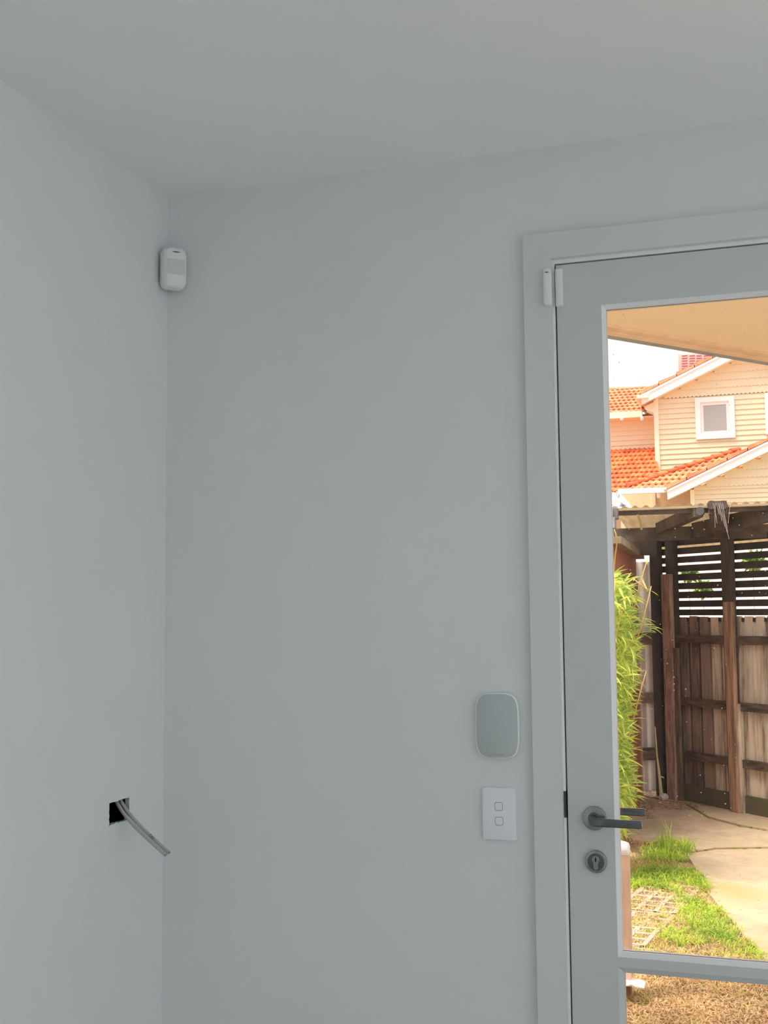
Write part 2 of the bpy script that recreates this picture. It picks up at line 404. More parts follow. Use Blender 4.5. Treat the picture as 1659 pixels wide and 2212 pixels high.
o = disc(kc.x, kc.z, y0, y0-.008, .0243).build('rosette', NICKEL, kh); smooth_angle(o)
o = disc(kc.x, kc.z, y0-.008, y0-.0083, .0185, edge=.0002).build('rosette_insert', NICK2, kh); smooth_angle(o)
o = disc(kc.x, kc.z, y1, y1+.008, .0243).build('rosette', NICKEL, kh)
# euro profile cylinder
prof = []
for k_ in range(25):
    a = math.radians(-40+260*k_/24); prof.append((.0085*math.cos(a), .0055+.0085*math.sin(a)))
prof += [(-.005, -.004), (-.005, -.0125), (-.0035, -.0155), (0, -.0165), (.0035, -.0155), (.005, -.0125), (.005, -.004)]
m = MB(); m.prism([Vector((kc.x+a, y0-.0083, kc.z+b)) for a, b in prof], (0, -.003, 0)); m.build('lock_cylinder', mat('worn_steel', (.35, .35, .34), .35, metal=1), kh)
o = disc(kc.x, kc.z+.0055, y0-.0113, y0-.0125, .0066, 24, .0004).build('cylinder_plug', NICKEL, kh)
MB().box((kc.x-.0013, y0-.0128, kc.z+.001), (kc.x+.0013, y0-.0124, kc.z+.010)).build('key_slot', DARK, kh)

# ------------------------------------------------------------------ alarm devices on the wall
# motion detector across the corner
SLIT = mat('black_slit', (.004, .004, .004), .5)
pc = hitD(373, 577.5, (hitY(373, 577, -.05)-CAM).dot(fw))
cz = pc.z
nrm = Vector((1, -1, 0)).normalized(); ex = Vector((1, 1, 0)).normalized(); ez = Vector((0, 0, 1))
PB = .0345                                # distance of the back plane from the corner
org = Vector((0, 0, cz))+nrm*PB
pir = empty('motion_detector', org, 'small white motion detector fixed across the upper corner of the room', 'motion detector')
m = MB(); lp = []
Wd, Hd = .064, .106
for dz, wi, hi in ((.0, .004, .004), (.004, 0, 0), (.020, 0, 0), (.030, .003, .002), (.037, .009, .006), (.041, .019, .013), (.0425, .036, .03)):
    pts = rrect(Wd-wi, Hd-hi, .017-.0*dz, 8)
    # front face curves back towards the sides
    lp.append([org+nrm*dz+ex*x+ez*y for x, y in pts])
m.loft(lp); o = m.build('housing', PLAST, pir, smooth=True)
# lens window: curved recessed strip following the front
def curved(mb, w_, z0_, z1_, off, curve, nseg=10):
    fr = []; bk = []
    for k_ in range(nseg+1):
        x = -w_/2+w_*k_/nseg; dd = off-curve*(x/(w_/2))**2
        fr.append(org+nrm*dd+ex*x)
    vs = []; 
    for p in fr: vs += [p+ez*z0_, p+ez*z1_, p+ez*z1_-nrm*.006, p+ez*z0_-nrm*.006]
    fs = []
    for k_ in range(nseg):
        a_ = 4*k_; b_ = a_+4
        fs += [(a_, b_, b_+1, a_+1), (a_+1, b_+1, b_+2, a_+2), (a_+3, a_+2, b_+2, b_+3), (a_, a_+3, b_+3, b_)]
    fs += [(0, 1, 2, 3), (4*nseg, 4*nseg+3, 4*nseg+2, 4*nseg+1)]
    mb.add(vs, fs)
m = MB(); curved(m, .047, -.020, .019, .0437, .0025); m.build('lens_window', PLAS2, pir, smooth=False)
m = MB(); m.add([org+nrm*.0405+ex*(-.0105+.0)+ez*.0385, org+nrm*.0445+ez*.0398+ex*.0, org+nrm*.0405+ex*.0105+ez*.0385, org+nrm*.0445+ez*.0373], [(0, 1, 2, 3)])
m2 = MB(); m2.prism([org+nrm*.034+ex*x+ez*(.0375+z) for x, z in ((-.0105, 0), (-.005, .0011), (0, .0014), (.005, .0011), (.0105, 0), (.005, -.0011), (0, -.0014), (-.005, -.0011))], nrm*.0085)
m2.build('indicator_slit', SLIT, pir)
mb_ = MB(); mb_.prism([org+ez*(-.04)+ex*.024, org+ez*(-.04)-ex*.024, org+ez*(-.04)-ex*.006-nrm*(PB-.011), org+ez*(-.04)+ex*.006-nrm*(PB-.011)], (0, 0, .08))
mb_.build('corner_bracket', mat('grey_bracket', (.25, .26, .27), .6), pir)

# door contact sensor on the casing and its magnet on the door leaf
p = hitY(1182, 620, -.026)
s1 = empty('door_contact_sensor', (p.x, -.018, p.z), 'white door contact sensor with a dark slit, stuck on the door casing', 'door sensor')
def capsule(cx, cz, w_, h_, ya, d_, r_):
    m = MB(); slab(m, (cx, ya, cz), (1, 0, 0), (0, 0, 1), (0, -1, 0), w_, h_, min(r_, w_*.42), d_, min(d_*.55, w_*.3), 6); return m
zt_ = hitY(1182, 580, -.024).z; zb_ = hitY(1182, 661, -.024).z
sw = hitY(1191, 620, -.03).x-hitY(1173.5, 620, -.03).x
scx = hitY(1182.3, 620, -.03).x
o = capsule(scx, (zt_+zb_)/2, sw, zt_-zb_, -.018, .018, .0065).build('sensor_body', PLAST, s1); smooth_angle(o, 30)
m2 = MB(); sz = hitY(1181, 588.5, -.034).z; sxx = hitY(1181, 588, -.034).x
m2.prism([Vector((sxx+x, -.0366, sz+z)) for x, z in ((-.006, 0), (0, .0011), (.006, 0), (0, -.0011))], (0, .006, 0)); m2.build('indicator_slit', SLIT, s1)
zt_ = hitY(1207, 579, -.01).z; zb_ = hitY(1207, 661, -.01).z; mcx = hitY(1206.5, 620, -.012).x; mw = hitY(1214.5, 620, -.012).x-hitY(1198.5, 620, -.012).x
s2 = capsule(mcx, (zt_+zb_)/2, mw, zt_-zb_, y0, .013, .003).build('door_contact_magnet', PLAST, at=(mcx, y0, zb_),
    label='plain white magnet strip on the door leaf beside the contact sensor', cat='door sensor'); smooth_angle(s2, 30)

# alarm keypad
a = hitY(1027, 1567, -.012); b = hitY(1121.5, 1567, -.012); tt = hitY(1074, 1496.5, -.012).z; bt = hitY(1074, 1638.5, -.012).z
kx, kz = (a.x+b.x)/2, (tt+bt)/2; kw, kh_ = b.x-a.x, tt-bt
kp = empty('alarm_keypad', (kx, 0, kz), 'rounded pale grey alarm keypad with a glossy face beside the door casing', 'keypad')
def super_out(w_, h_, n=64, e=4.2):
    out = []
    for q in range(n):
        t = 2*math.pi*q/n; c, s = math.cos(t), math.sin(t)
        out.append((w_/2*abs(c)**(2/e)*(1 if c >= 0 else -1), h_/2*abs(s)**(2/e)*(1 if s >= 0 else -1)))
    return out
def sslab(w_, h_, ya, yb, ins, e=4.2):
    m = MB(); lp = []
    d = yb-ya
    for f, i_ in ((0, ins*.6), (.25, 0), (.75, 0), (.93, ins*.3), (1, ins)):
        lp.append([Vector((kx+x, ya+d*f, kz+z)) for x, z in super_out(w_-2*i_, h_-2*i_, 64, e)])
    return m.loft(lp)
o = sslab(kw, kh_, -.001, -.0145, .0016).build('keypad_case', mat('keypad_white', (.86, .88, .88), .4), kp); smooth_angle(o, 40)
FACE = mat('keypad_face', (.50, .56, .56), .12, spec=.6)
o = sslab(kw-.0055, kh_-.005, -.012, -.0150, .0004).build('touch_face', FACE, kp); smooth_angle(o, 40)
zt_ = kz-kh_/2
m = MB()
ls = [(-.0185, .0015), (-.0165, .0078), (-.0145, .0092), (.0145, .0092), (.0165, .0078), (.0185, .0015)]
for (x0, z0_), (x1, z1_) in zip(ls[:-1], ls[1:]):
    m.tube([(kx+x0, -.0151, zt_+z0_), (kx+x1, -.0151, zt_+z1_)], .00035, 6)
m.build('release_tab', mat('keypad_line', (.30, .34, .34), .4), kp)
MARK = mat('keypad_mark', (.40, .46, .46), .2)
def text_obj(name, body, size, loc, rot, m, parent, ext=.0001):
    cu = bpy.data.curves.new(name, 'FONT'); cu.body = body; cu.size = size; cu.extrude = ext; cu.align_x = 'CENTER'; cu.align_y = 'CENTER'; cu.resolution_u = 3
    t = bpy.data.objects.new(name, cu); me = bpy.data.meshes.new_from_object(t, depsgraph=bpy.context.evaluated_depsgraph_get()) if False else None
    col.objects.link(t); dg = bpy.context.evaluated_depsgraph_get(); dg.update(); me = bpy.data.meshes.new_from_object(t.evaluated_get(dg))
    bpy.data.objects.remove(t); bpy.data.curves.remove(cu)
    me.materials.clear(); me.materials.append(m); o = bpy.data.objects.new(name, me); link(o, parent, loc); o.rotation_euler = rot; return o
for r_, rowt in enumerate(('123', '456', '789', ' 0 ')):
    for c_, ch in enumerate(rowt):
        if ch != ' ':
            text_obj('key_digit', ch, .0045, (kx+(c_-1)*.024, -.0151, kz+.033-r_*.0205), (math.pi/2, 0, 0), MARK, kp)

# light switch plate with two buttons
a = hitY(1042, 1758, -.008); b = hitY(1114, 1758, -.008); tt = hitY(1078, 1702, -.008).z; bt = hitY(1078, 1815, -.008).z
px_, pz_ = (a.x+b.x)/2, (tt+bt)/2
pl = empty('light_switch', (px_, 0, pz_), 'white two-button light switch plate below the alarm keypad', 'light switch')
SWP = mat('switch_plate_white', (.88, .87, .91), .4)
SWL = mat('switch_shadow_line', (.12, .12, .13), .6)
m = MB(); slab(m, (px_, 0, pz_), (1, 0, 0), (0, 0, 1), (0, -1, 0), b.x-a.x, tt-bt, .006, .0095, .002, 6); o = m.build('switch_plate', SWP, pl); smooth_angle(o, 35)
for bx, by in ((1077.2, 1742), (1078.2, 1774)):
    q = hitY(bx, by, -.0095)
    bt_ = empty('button', (q.x, -.0095, q.z), parent=pl)
    m = MB(); lp = []
    for yy, ww, rr in ((-.0090, .0188, .0048), (-.0098, .0188, .0048), (-.0098, .0172, .0042), (-.0090, .0172, .0042)):
        lp.append([Vector((q.x+x, yy, q.z+z)) for x, z in rrect(ww, ww, rr, 5)])
    m.loft(lp, False, False); m.build('button_gap', SWL, bt_)
    m = MB(); slab(m, (q.x, -.009, q.z), (1, 0, 0), (0, 0, 1), (0, -1, 0), .0172, .0172, .0042, .0014, .0005, 5); o = m.build('button_cap', SWP, bt_); smooth_angle(o, 35)

# two grey cables hanging out of the hole
CABM = mat('grey_cable_sheath', (.52, .51, .50), .5, var=.12, scale=30)
def bez(P, n=14):
    out = []
    for k_ in range(n+1):
        t = k_/n; q = [Vector(p) for p in P]
        while len(q) > 1: q = [q[i]*(1-t)+q[i+1]*t for i in range(len(q)-1)]
        out.append(q[0])
    return out
def cable(pe, pm, ps, label, r_, txt=None):
    s_ = hitX(ps[0], ps[1], -.03); m0 = hitX(pm[0], pm[1], .012); e = hitX(pe[0], pe[1], .135)
    path = bez([s_+Vector((-.01, .01, .05)), s_+Vector((.0, 0, .01)), m0, m0+(e-m0)*.4, e], 22)
    m = MB(); m.tube(path, r_, 12, True, .72)
    o = m.build('electrical_cable', CABM, at=(0, hy, hz), smooth=True, label=label, cat='cable', group=None)
    smooth_angle(o, 50)
    c_ = MB(); tdir = (path[-1]-path[-2]).normalized(); c_.tube([path[-1]-tdir*.0005, path[-1]+tdir*.0008], r_*.5, 10, True, .7); c_.build('wire_core', mat('wire_end', (.2, .24, .22), .5), o)
    if txt:
        f_ = .86; i_ = int(f_*22); P_ = path[i_]; t_ = (path[i_+1]-path[i_-1]).normalized()
        v = (CAM-P_).normalized(); n_ = (v-t_*v.dot(t_)).normalized(); b_ = n_.cross(t_)
        tx = text_obj('cable_print', txt, .0095, P_+n_*(r_*1.02), (0, 0, 0), mat('cable_ink', (.05, .06, .06), .7), o)
        tx.rotation_euler = Matrix((t_, b_, n_)).transposed().to_euler()
    return o
cable((365, 1842), (276, 1762), (252, 1738), 'upper grey electrical cable with black print poking out of the wall hole', .0058, 'C42')
cable((357.5, 1847), (266, 1765), (243, 1740), 'lower plain grey electrical cable poking out of the wall hole', .0058)

# ================================================================== OUTSIDE
G = -0.12
# --- raked eave over the door
e1 = hitZ(1310, 724, 2.72); e2 = hitZ(1659, 783, 2.72)
ed = (e2-e1).normalized(); en = Vector((ed.y, -ed.x, 0))
if en.y > 0: en = -en                 # towards the house
def eo(t, off, z): p = e1+ed*t+en*off; return Vector((p.x, p.y, z))
tl = -(e1.y-.14)/ed.y if abs(ed.y) > 1e-4 else -3   # where the edge meets the wall
EAVE = mat('beige_eave_paint', (.97, .76, .50), .6, var=.03, scale=2)
EAV2 = mat('beige_trim_paint', (.90, .64, .41), .6, var=.14, scale=9)
GUTM = mat('grey_gutter_metal', (.36, .37, .36), .5, var=.2, scale=12)
ev = empty('porch_eave', (1.4, .12, 2.75), 'beige porch soffit with stepped fascia mouldings and grey gutter edge above the door', 'eave')
T1 = 4.2
MB().prism([eo(tl-.0, .085, 2.737), eo(T1, .085, 2.737), Vector((eo(T1, 0, 0).x, .13, 2.737))], (0, 0, .03)).build('soffit_lining', EAVE, ev)
def run(name, m_, o0, o1, z0_, z1_):
    mb = MB(); mb.prism([eo(tl-.35, o0, z0_), eo(tl-.35, o1, z0_), eo(T1+.1, o1, z0_), eo(T1+.1, o0, z0_)], (0, 0, z1_-z0_)); return mb.build(name, m_, ev, bevel=.003)
run('moulding', EAV2, .048, .098, 2.727, 2.76)
run('moulding', EAV2, .0, .048, 2.720, 2.76)
run('gutter', GUTM, -.055, .0, 2.722, 2.82)
MB().prism([eo(tl-.3, -.06, 2.84), eo(T1+.1, -.06, 2.84), Vector((eo(T1+.1, 0, 0).x, -.1, 3.3)), Vector((-.6, -.1, 3.3))], (0, 0, .04)).build('roof_sheet', GUTM, ev)
# exterior face of the building
MB().box((-.3, .12, G), (ox0, .14, 2.9)).box((ox1, .12, G), (wx0, .14, 2.9)).box((wx1, .12, G), (5.2, .14, 2.9)).box((ox0, .12, oz1), (ox1, .14, 2.9)).box((wx0, .12, oz1), (wx1, .14, 2.9)).box((wx0, .12, G), (wx1, .14, .05)).build('wall_exterior', mat('exterior_render', (.75, .68, .55), .8, var=.1), kind='structure')
# sill
MB().box((ox0, -.001, -.14), (ox1, .2, 0)).build('trim_3', mat('timber_sill', (.35, .25, .16), .6, var=.2), kind='structure')

# --- ground
EARTH = mat('bare_earth', (.46, .31, .18), .95, color2=(.26, .18, .10), scale=7, bump=.6, bscale=60)
MB().box((-14, .14, G-.2), (16, 60, G-.012)).build('ground', EARTH, kind='structure')
CONC = mat('old_concrete', (.76, .60, .42), .9, color2=(.50, .37, .24), scale=3.0, bump=.35, bscale=90)
# moss tint on concrete
def moss(m, col_, scale, pos):
    t = m.node_tree; b = t.nodes['Principled BSDF']; src = b.inputs['Base Color'].links[0].from_socket
    tcn = t.nodes.new('ShaderNodeTexCoord'); n = t.nodes.new('ShaderNodeTexNoise'); n.inputs['Scale'].default_value = scale; n.inputs['Detail'].default_value = 5
    t.links.new(tcn.outputs['Object'], n.inputs['Vector'])
    r = t.nodes.new('ShaderNodeValToRGB'); r.color_ramp.elements[0].position = pos; r.color_ramp.elements[1].position = pos+.12
    r.color_ramp.elements[1].color = (.7, .7, .7, 1)
    t.links.new(n.outputs['Fac'], r.inputs['Fac']); mx = t.nodes.new('ShaderNodeMixRGB'); mx.inputs['Color2'].default_value = (*col_, 1)
    t.links.new(r.outputs[0], mx.inputs['Fac']); t.links.new(src, mx.inputs['Color1']); t.links.new(mx.outputs[0], b.inputs['Base Color'])
for n_ in CONC.node_tree.nodes:
    if n_.type == 'TEX_NOISE': n_.inputs['Detail'].default_value = 15; n_.inputs['Roughness'].default_value = .78
moss(CONC, (.40, .36, .12), 1.5, .53)
path_ = empty('concrete_path', hitZ(1560, 1900, G), kind='structure')
def gpoly(pl_, h=.03, z=G): return MB().prism([hitZ(x, y, z+.0)+Vector((0, 0, -.0)) for x, y in pl_], (0, 0, -h))
s1_ = [(1333, 1795), (1372, 1718), (1480, 1738), (1530, 1768), (1600, 1786), (1700, 1802), (1900, 1822), (1900, 1868), (1659, 1829), (1545, 1831), (1484, 1841), (1420, 1818), (1370, 1815)]
s2_ = [(1484, 1845), (1545, 1835), (1659, 1833), (1900, 1872), (2300, 2350), (1860, 2350), (1700, 2125), (1620, 2035), (1548, 1950), (1512, 1905), (1500, 1870)]
s3_ = [(1372, 1715), (1380, 1690), (1900, 1800), (1900, 1818), (1700, 1798), (1600, 1782), (1532, 1764), (1482, 1734)]
for s_ in (s1_, s2_, s3_): gpoly(s_).build('concrete_slab', CONC, path_)
# moss in the joints
MOSS = mat('green_moss', (.30, .30, .06), 1.0, color2=(.16, .14, .05), scale=25)
m = MB()
for ln in ([(1484, 1843), (1545, 1833), (1659, 1831), (1900, 1870)], [(1482, 1736), (1531, 1766), (1600, 1784), (1700, 1800), (1900, 1820)]):
    P_ = [hitZ(x, y, G) for x, y in ln]
    for p, q in zip(P_[:-1], P_[1:]):
        n_ = max(2, int((q-p).length/.05)); 
        for k_ in range(n_):
            if rnd.random() < .3: continue
            c = p.lerp(q, (k_+rnd.random())/n_); r_ = rnd.uniform(.006, .024); c = c+Vector((rnd.gauss(0, .012), rnd.gauss(0, .012), 0))
            m.tube([c+Vector((0, 0, -.01)), c+Vector((0, 0, .001)), c+Vector((0, 0, .003))], [r_*1.2, r_, r_*.3], 7)
m.build('joint_moss', MOSS, path_, kind='stuff')

def inpoly(x, y, P):
    c = False; n = len(P)
    for i in range(n):
        x1, y1_ = P[i]; x2, y2_ = P[(i+1) % n]
        if (y1_ > y) != (y2_ > y) and x < (x2-x1)*(y-y1_)/(y2_-y1_)+x1: c = not c
    return c
def wpoly(pl_): return [tuple(hitZ(x, y, G).xy) for x, y in pl_]
# lattice grass pavers
PAV = mat('pinkish_paver_concrete', (.58, .48, .38), .9, var=.2, scale=20)
pm = MB(); S = .30
for i in range(4):
    t = i*S/3-.013
    pm.box((t, -.013, -.04), (t+.026, S+.013, .0)); 
    pm.box((-.013, t, -.04), (S+.013, t+.026, .0005))
PAVP = wpoly([(1100, 1925), (1470, 1915), (1478, 2040), (1590, 2060), (1640, 2090), (1000, 2090)])
pav_root = empty('paver_path', hitZ(1410, 2000, G), kind='structure')
base = hitZ(1365, 2088, G); pa = math.radians(-9)
pex = Vector((math.cos(pa), math.sin(pa), 0)); pey = Vector((-math.sin(pa), math.cos(pa), 0))
pmesh = None
for i in range(-2, 4):
    for j in range(0, 9):
        c = base+pex*(i*(S+.03))+pey*(j*(S+.03))+Vector((0, 0, .008+rnd.uniform(-.005, .003)-.007))
        # keep to the left of the concrete
        lim = hitZ(1470 if j > 2 else 1640, 1990 if j > 2 else 2070, G)
        cc = c+pex*S*.5+pey*S*.5
        if not inpoly(cc.x, cc.y, PAVP): continue
        if pmesh is None:
            o = MB(); o.v = [v+c for v in pm.v]; o.f = pm.f; o = o.build('paver', PAV, pav_root, at=c); pmesh = o.data
        else: o = bpy.data.objects.new('paver', pmesh); link(o, pav_root, c)
        o.rotation_euler = (rnd.uniform(-.015, .015), rnd.uniform(-.015, .015), pa)

# --- grass blades
GREEN = mat('green_grass_blades', (.66, .80, .10), .6, color2=(.30, .46, .06), per='island', scale=3, trans=.35)
YELL = mat('yellow_green_blades', (.88, .84, .26), .6, color2=(.58, .50, .16), per='island', scale=3, trans=.3)
STRAW = mat('dry_straw_blades', (.98, .72, .40), .8, color2=(.56, .34, .16), per='island', scale=3, trans=.15)
def blades(mb, c, n, spread, h, wd, lie):
    for _ in range(n):
        a = rnd.uniform(0, 6.283); rr = spread*math.sqrt(rnd.random()); p = c+Vector((rr*math.cos(a), rr*math.sin(a), 0))
        a = rnd.uniform(0, 6.283); d = Vector((math.cos(a), math.sin(a), 0)); s = Vector((-d.y, d.x, 0))*wd*rnd.uniform(.6, 1.3)
        hh = h*rnd.uniform(.5, 1.3); le = lie*rnd.uniform(.3, 1.4)
        k_ = len(mb.v)
        mb.v += [p-s, p+s, p+d*hh*le*.4+Vector((0, 0, hh*.6))+s*.7, p+d*hh*le*.4+Vector((0, 0, hh*.6))-s*.7, p+d*hh*le*1.1+Vector((0, 0, hh*(1-.35*min(le, 1.6))))]
        mb.f += [(k_, k_+1, k_+2, k_+3), (k_+3, k_+2, k_+4)]
def scatter(mb, pl_, dens, h, wd, lie, cl=4, spread=.02, prob=None):
    P = wpoly(pl_); xs = [p[0] for p in P]; ys = [p[1] for p in P]
    A = (max(xs)-min(xs))*(max(ys)-min(ys)); 
    for _ in range(int(A*dens/cl)):
        x = rnd.uniform(min(xs), max(xs)); y = rnd.uniform(min(ys), max(ys))
        if inpoly(x, y, P) and (prob is None or rnd.random() < prob(x, y)): blades(mb, Vector((x, y, G-.012)), cl, spread, h, wd, lie)
from mathutils import noise as mn
def patch(s, t, off=0): return lambda x, y: max(0, min(1, (mn.noise(Vector((x*s, y*s, off)))-t)*5+.5))
g = MB()
scatter(g, [(1385, 1862), (1395, 1835), (1430, 1812), (1485, 1818), (1492, 1850), (1470, 1866)], 4200, .07, .003, 1.3)
blades(g, hitZ(1441, 1842, G), 26, .05, .20, .003, .35); blades(g, hitZ(1470, 1840, G), 22, .05, .13, .003, 1.2); blades(g, hitZ(1487, 1838, G), 12, .05, .10, .003, 1.6)
g.build('tall_grass_clump', GREEN, at=hitZ(1440, 1845, G), label='tall green grass tuft at the far end of the lawn strip', cat='grass', kind='stuff', fix=False)
g = MB()
scatter(g, [(1350, 1905), (1400, 1872), (1480, 1855), (1512, 1890), (1540, 1938), (1500, 1945), (1440, 1925), (1400, 1918), (1350, 1920)], 11000, .055, .0032, 1.1, prob=patch(2.5, -.25))
scatter(g, [(1458, 1935), (1545, 1950), (1600, 2010), (1560, 2060), (1475, 1990)], 10000, .045, .003, 1.1, prob=patch(5, -.15))
scatter(g, [(1470, 1985), (1610, 2020), (1720, 2140), (1800, 2230), (1640, 2110), (1430, 2080), (1370, 2075), (1360, 2030)], 8000, .04, .003, 1.2, prob=patch(4, .0, 3))
scatter(g, [(1335, 2105), (1420, 2110), (1440, 2280), (1300, 2280)], 4000, .03, .0022, 1.2, prob=patch(5, .0, 7))
g.build('green_grass', GREEN, at=hitZ(1450, 1950, G), label='bright green grass growing beside the concrete path', cat='grass', kind='stuff', fix=False)
g = MB()
LAWN = [(1250, 1870), (1340, 1862), (1395, 1848), (1490, 1870), (1545, 1952), (1620, 2037), (1700, 2127), (1860, 2350), (1940, 2700), (900, 2700), (1150, 2100)]
scatter(g, LAWN, 9000, .026, .0027, 1.2, prob=patch(3.5, -.15, 11))
g.build('yellowing_grass', YELL, at=hitZ(1420, 2000, G), label='short yellow-green grass filling the lattice pavers', cat='grass', kind='stuff', fix=False)
g = MB()
scatter(g, [(1340, 2075), (1500, 2090), (1680, 2110), (1860, 2350), (1940, 2700), (900, 2700), (1100, 2150)], 13000, .036, .0032, 1.3)
scatter(g, LAWN, 4500, .03, .0026, 1.3)
scatter(g, [(1335, 1800), (1400, 1815), (1400, 1870), (1335, 1890)], 2500, .03, .002, 1.4)
g.build('dry_grass', STRAW, at=hitZ(1500, 2150, G), label='straw-coloured dry grass in front of the door', cat='grass', kind='stuff', fix=False)

# --- short timber post beside the door
pp = hitZ(1359, 2148, G); D = (pp-CAM).dot(fw)
xL_, xR_ = hitD(1336, 1900, D), hitD(1360, 1900, D); ztop = hitD(1350, 1824, D).z
wpost = .07
pr = hitD(1362.5, 1980, D)
tp = empty('timber_post', (pr.x-wpost/2, pr.y, G), 'short timber post with a white painted top standing on the lawn', 'post')
POSTM = mat('pinkish_timber', (.72, .50, .36), .7, color2=(.55, .36, .25), scale=5, stretch=(3, 3, .6), bump=.2)
bx = (pr.x-wpost, pr.y, G); 
MB().box((pr.x-wpost, pr.y-wpost/2, G+.068), (pr.x, pr.y+wpost/2, ztop-.045)).build('post_shaft', POSTM, tp, bevel=.003)
m = MB(); lp = []
for zz, i_ in ((ztop-.045, -.002), (ztop-.02, -.002), (ztop-.004, .002), (ztop+.004, .016)):
    lp.append([Vector((pr.x-wpost/2+x, pr.y+y, zz)) for x, y in rrect(wpost-2*i_, wpost-2*i_, .010, 4)])
m.loft(lp); o = m.build('white_cap', mat('white_gloss', (.85, .85, .88), .4), tp, smooth=True)
MB().box((pr.x-wpost*.9, pr.y-wpost*.42, G-.02), (pr.x-.006, pr.y+wpost*.42, G+.068)).build('rusty_foot', mat('rusty_foot', (.34, .13, .06), .9, var=.5, scale=40), tp)
# crumpled white plastic at the foot
m = MB(); c = Vector((pr.x-.012, pr.y-.055, G+.070))
R_ = 9
gr = [[c+Vector(((i-4)*.017, (j-4)*.013, .012*mn.noise(Vector((i*.7, j*.8, 2)))+.010-.0010*((i-4)**2)*.6)) for i in range(R_)] for j in range(R_)]
vs = [v for row in gr for v in row]; fs = [(j*R_+i, j*R_+i+1, (j+1)*R_+i+1, (j+1)*R_+i) for j in range(R_-1) for i in range(R_-1)]
m.add(vs, fs); o = m.build('plastic_scrap', mat('white_plastic_film', (.88, .84, .84), .5), at=c, label='crumpled white plastic scrap caught around the timber post foot', cat='plastic')
so = o.modifiers.new('t', 'SOLIDIFY'); so.thickness = .003

# --- bamboo in front of the shed
DB = 7.1
BGM = mat('bamboo_leaf_green', (.86, .92, .20), .5, color2=(.36, .52, .10), per='object', scale=3, trans=.35)
BLM = mat('bamboo_leaf_mass', (.80, .86, .20), .5, color2=(.28, .44, .08), per='island', scale=3, trans=.35)
CANE = mat('orange_cane', (.74, .36, .14), .5, color2=(.60, .50, .14), scale=6)
bb0 = hitZ(1330, 1800, G)
bam = empty('bamboo_clump', hitD(1325, 1812, DB), 'bushy yellow-green bamboo with thin orange canes beside the red shed', 'plant')
canes = [[(1318, 1145), (1320, 1190), (1323, 1260), (1330, 1420), (1335, 1750)], [(1327, 1143), (1334, 1165), (1329, 1200), (1325, 1245), (1328, 1400), (1335, 1780)],
         [(1399, 1206), (1378, 1278), (1368, 1320), (1350, 1430), (1338, 1600), (1334, 1790)], [(1407, 1266), (1390, 1338), (1378, 1375), (1354, 1422), (1340, 1560), (1330, 1790)],
         [(1396, 1449), (1382, 1500), (1370, 1545), (1350, 1620), (1335, 1790)], [(1344, 1320), (1333, 1365), (1326, 1430), (1325, 1790)],
         [(1330, 1250), (1315, 1400), (1305, 1790)], [(1300, 1240), (1298, 1500), (1310, 1790)], [(1270, 1300), (1290, 1600), (1305, 1790)], [(1371, 1252), (1398, 1275), (1386, 1250)]]
for c_ in canes:
    dd = DB-.36+rnd.uniform(-.05, .05)
    P_ = [hitD(x, y, dd+(.30 if i_ > 1 else 0)+(.05 if i_ > 2 else 0)) for i_, (x, y) in enumerate(c_)]
    if len(P_) > 3: P_[-1] = Vector((P_[-1].x, P_[-1].y, G))
    MB().tube(P_, [.0028+.0045*i/(len(P_)-1) for i in range(len(P_))], 6).build('cane', CANE, bam, smooth=True)
lv = [(0, 0, 0), (.30, .11, .02), (.62, .085, 0), (1, 0, -.10), (.62, -.085, 0), (.30, -.11, .02)]
lm = bpy.data.meshes.new('leaf'); lm.from_pydata([(0, 0, 0), (.3, .07, .0), (.65, .05, -.04), (1, 0, -.16), (.65, -.05, -.04), (.3, -.07, .0), (.3, 0, -.02), (.65, 0, -.06)], [],
    [(0, 6, 1), (0, 5, 6), (6, 7, 2, 1), (5, 4, 7, 6), (7, 3, 2), (4, 3, 7)]); lm.materials.append(BGM)
def right_edge(y):
    pts = [(1235, 1350), (1262, 1366), (1285, 1376), (1330, 1382), (1400, 1392), (1460, 1384), (1520, 1378), (1580, 1372), (1640, 1376), (1700, 1384), (1750, 1372), (1815, 1366)]
    for (a_, b_), (c_, d_) in zip(pts[:-1], pts[1:]):
        if a_ <= y <= c_: return b_+(d_-b_)*(y-a_)/(c_-a_)
    return 1360
mass = MB(); nleaf = 0
def leafmat(p, az, el, roll, s):
    return Matrix.Translation(p) @ Matrix.Rotation(az, 4, 'Z') @ Matrix.Rotation(el, 4, 'Y') @ Matrix.Rotation(roll, 4, 'X') @ Matrix.Diagonal((s, s, s, 1))
LP = [tuple(v.co) for v in lm.vertices]; LF = [tuple(p.vertices) for p in lm.polygons]
for q in range(4200):
    y = rnd.uniform(1242, 1812); re_ = right_edge(y)-(20 if y > 1290 else 10)
    x = re_-abs(rnd.gauss(0, 1))*34-rnd.uniform(0, 26) if rnd.random() < .75 else rnd.uniform(1280, re_)
    dd = DB+rnd.uniform(-.33, .33)
    p = hitD(x, y, dd); p.z = max(p.z, G+.02)
    if y > 1700 and rnd.random() < .3: continue
    az = rnd.uniform(-1.2, .9) if rnd.random() < .7 else rnd.uniform(0, 6.28)
    el = rnd.uniform(-.8, 1.2); s = rnd.uniform(.07, .14)
    M_ = leafmat(p, az, el, rnd.uniform(-.9, .9), s)
    if nleaf < 290 and dd < DB-.05 and x > 1322 and x > re_-40:
        o = bpy.data.objects.new('leaf', lm); link(o, bam, p); o.rotation_euler = M_.to_3x3().normalized().to_euler(); o.scale = (s, s, s); nleaf += 1
    else:
        k_ = len(mass.v); mass.v += [M_ @ Vector(v) for v in LP]; mass.f += [tuple(i+k_ for i in f) for f in LF]
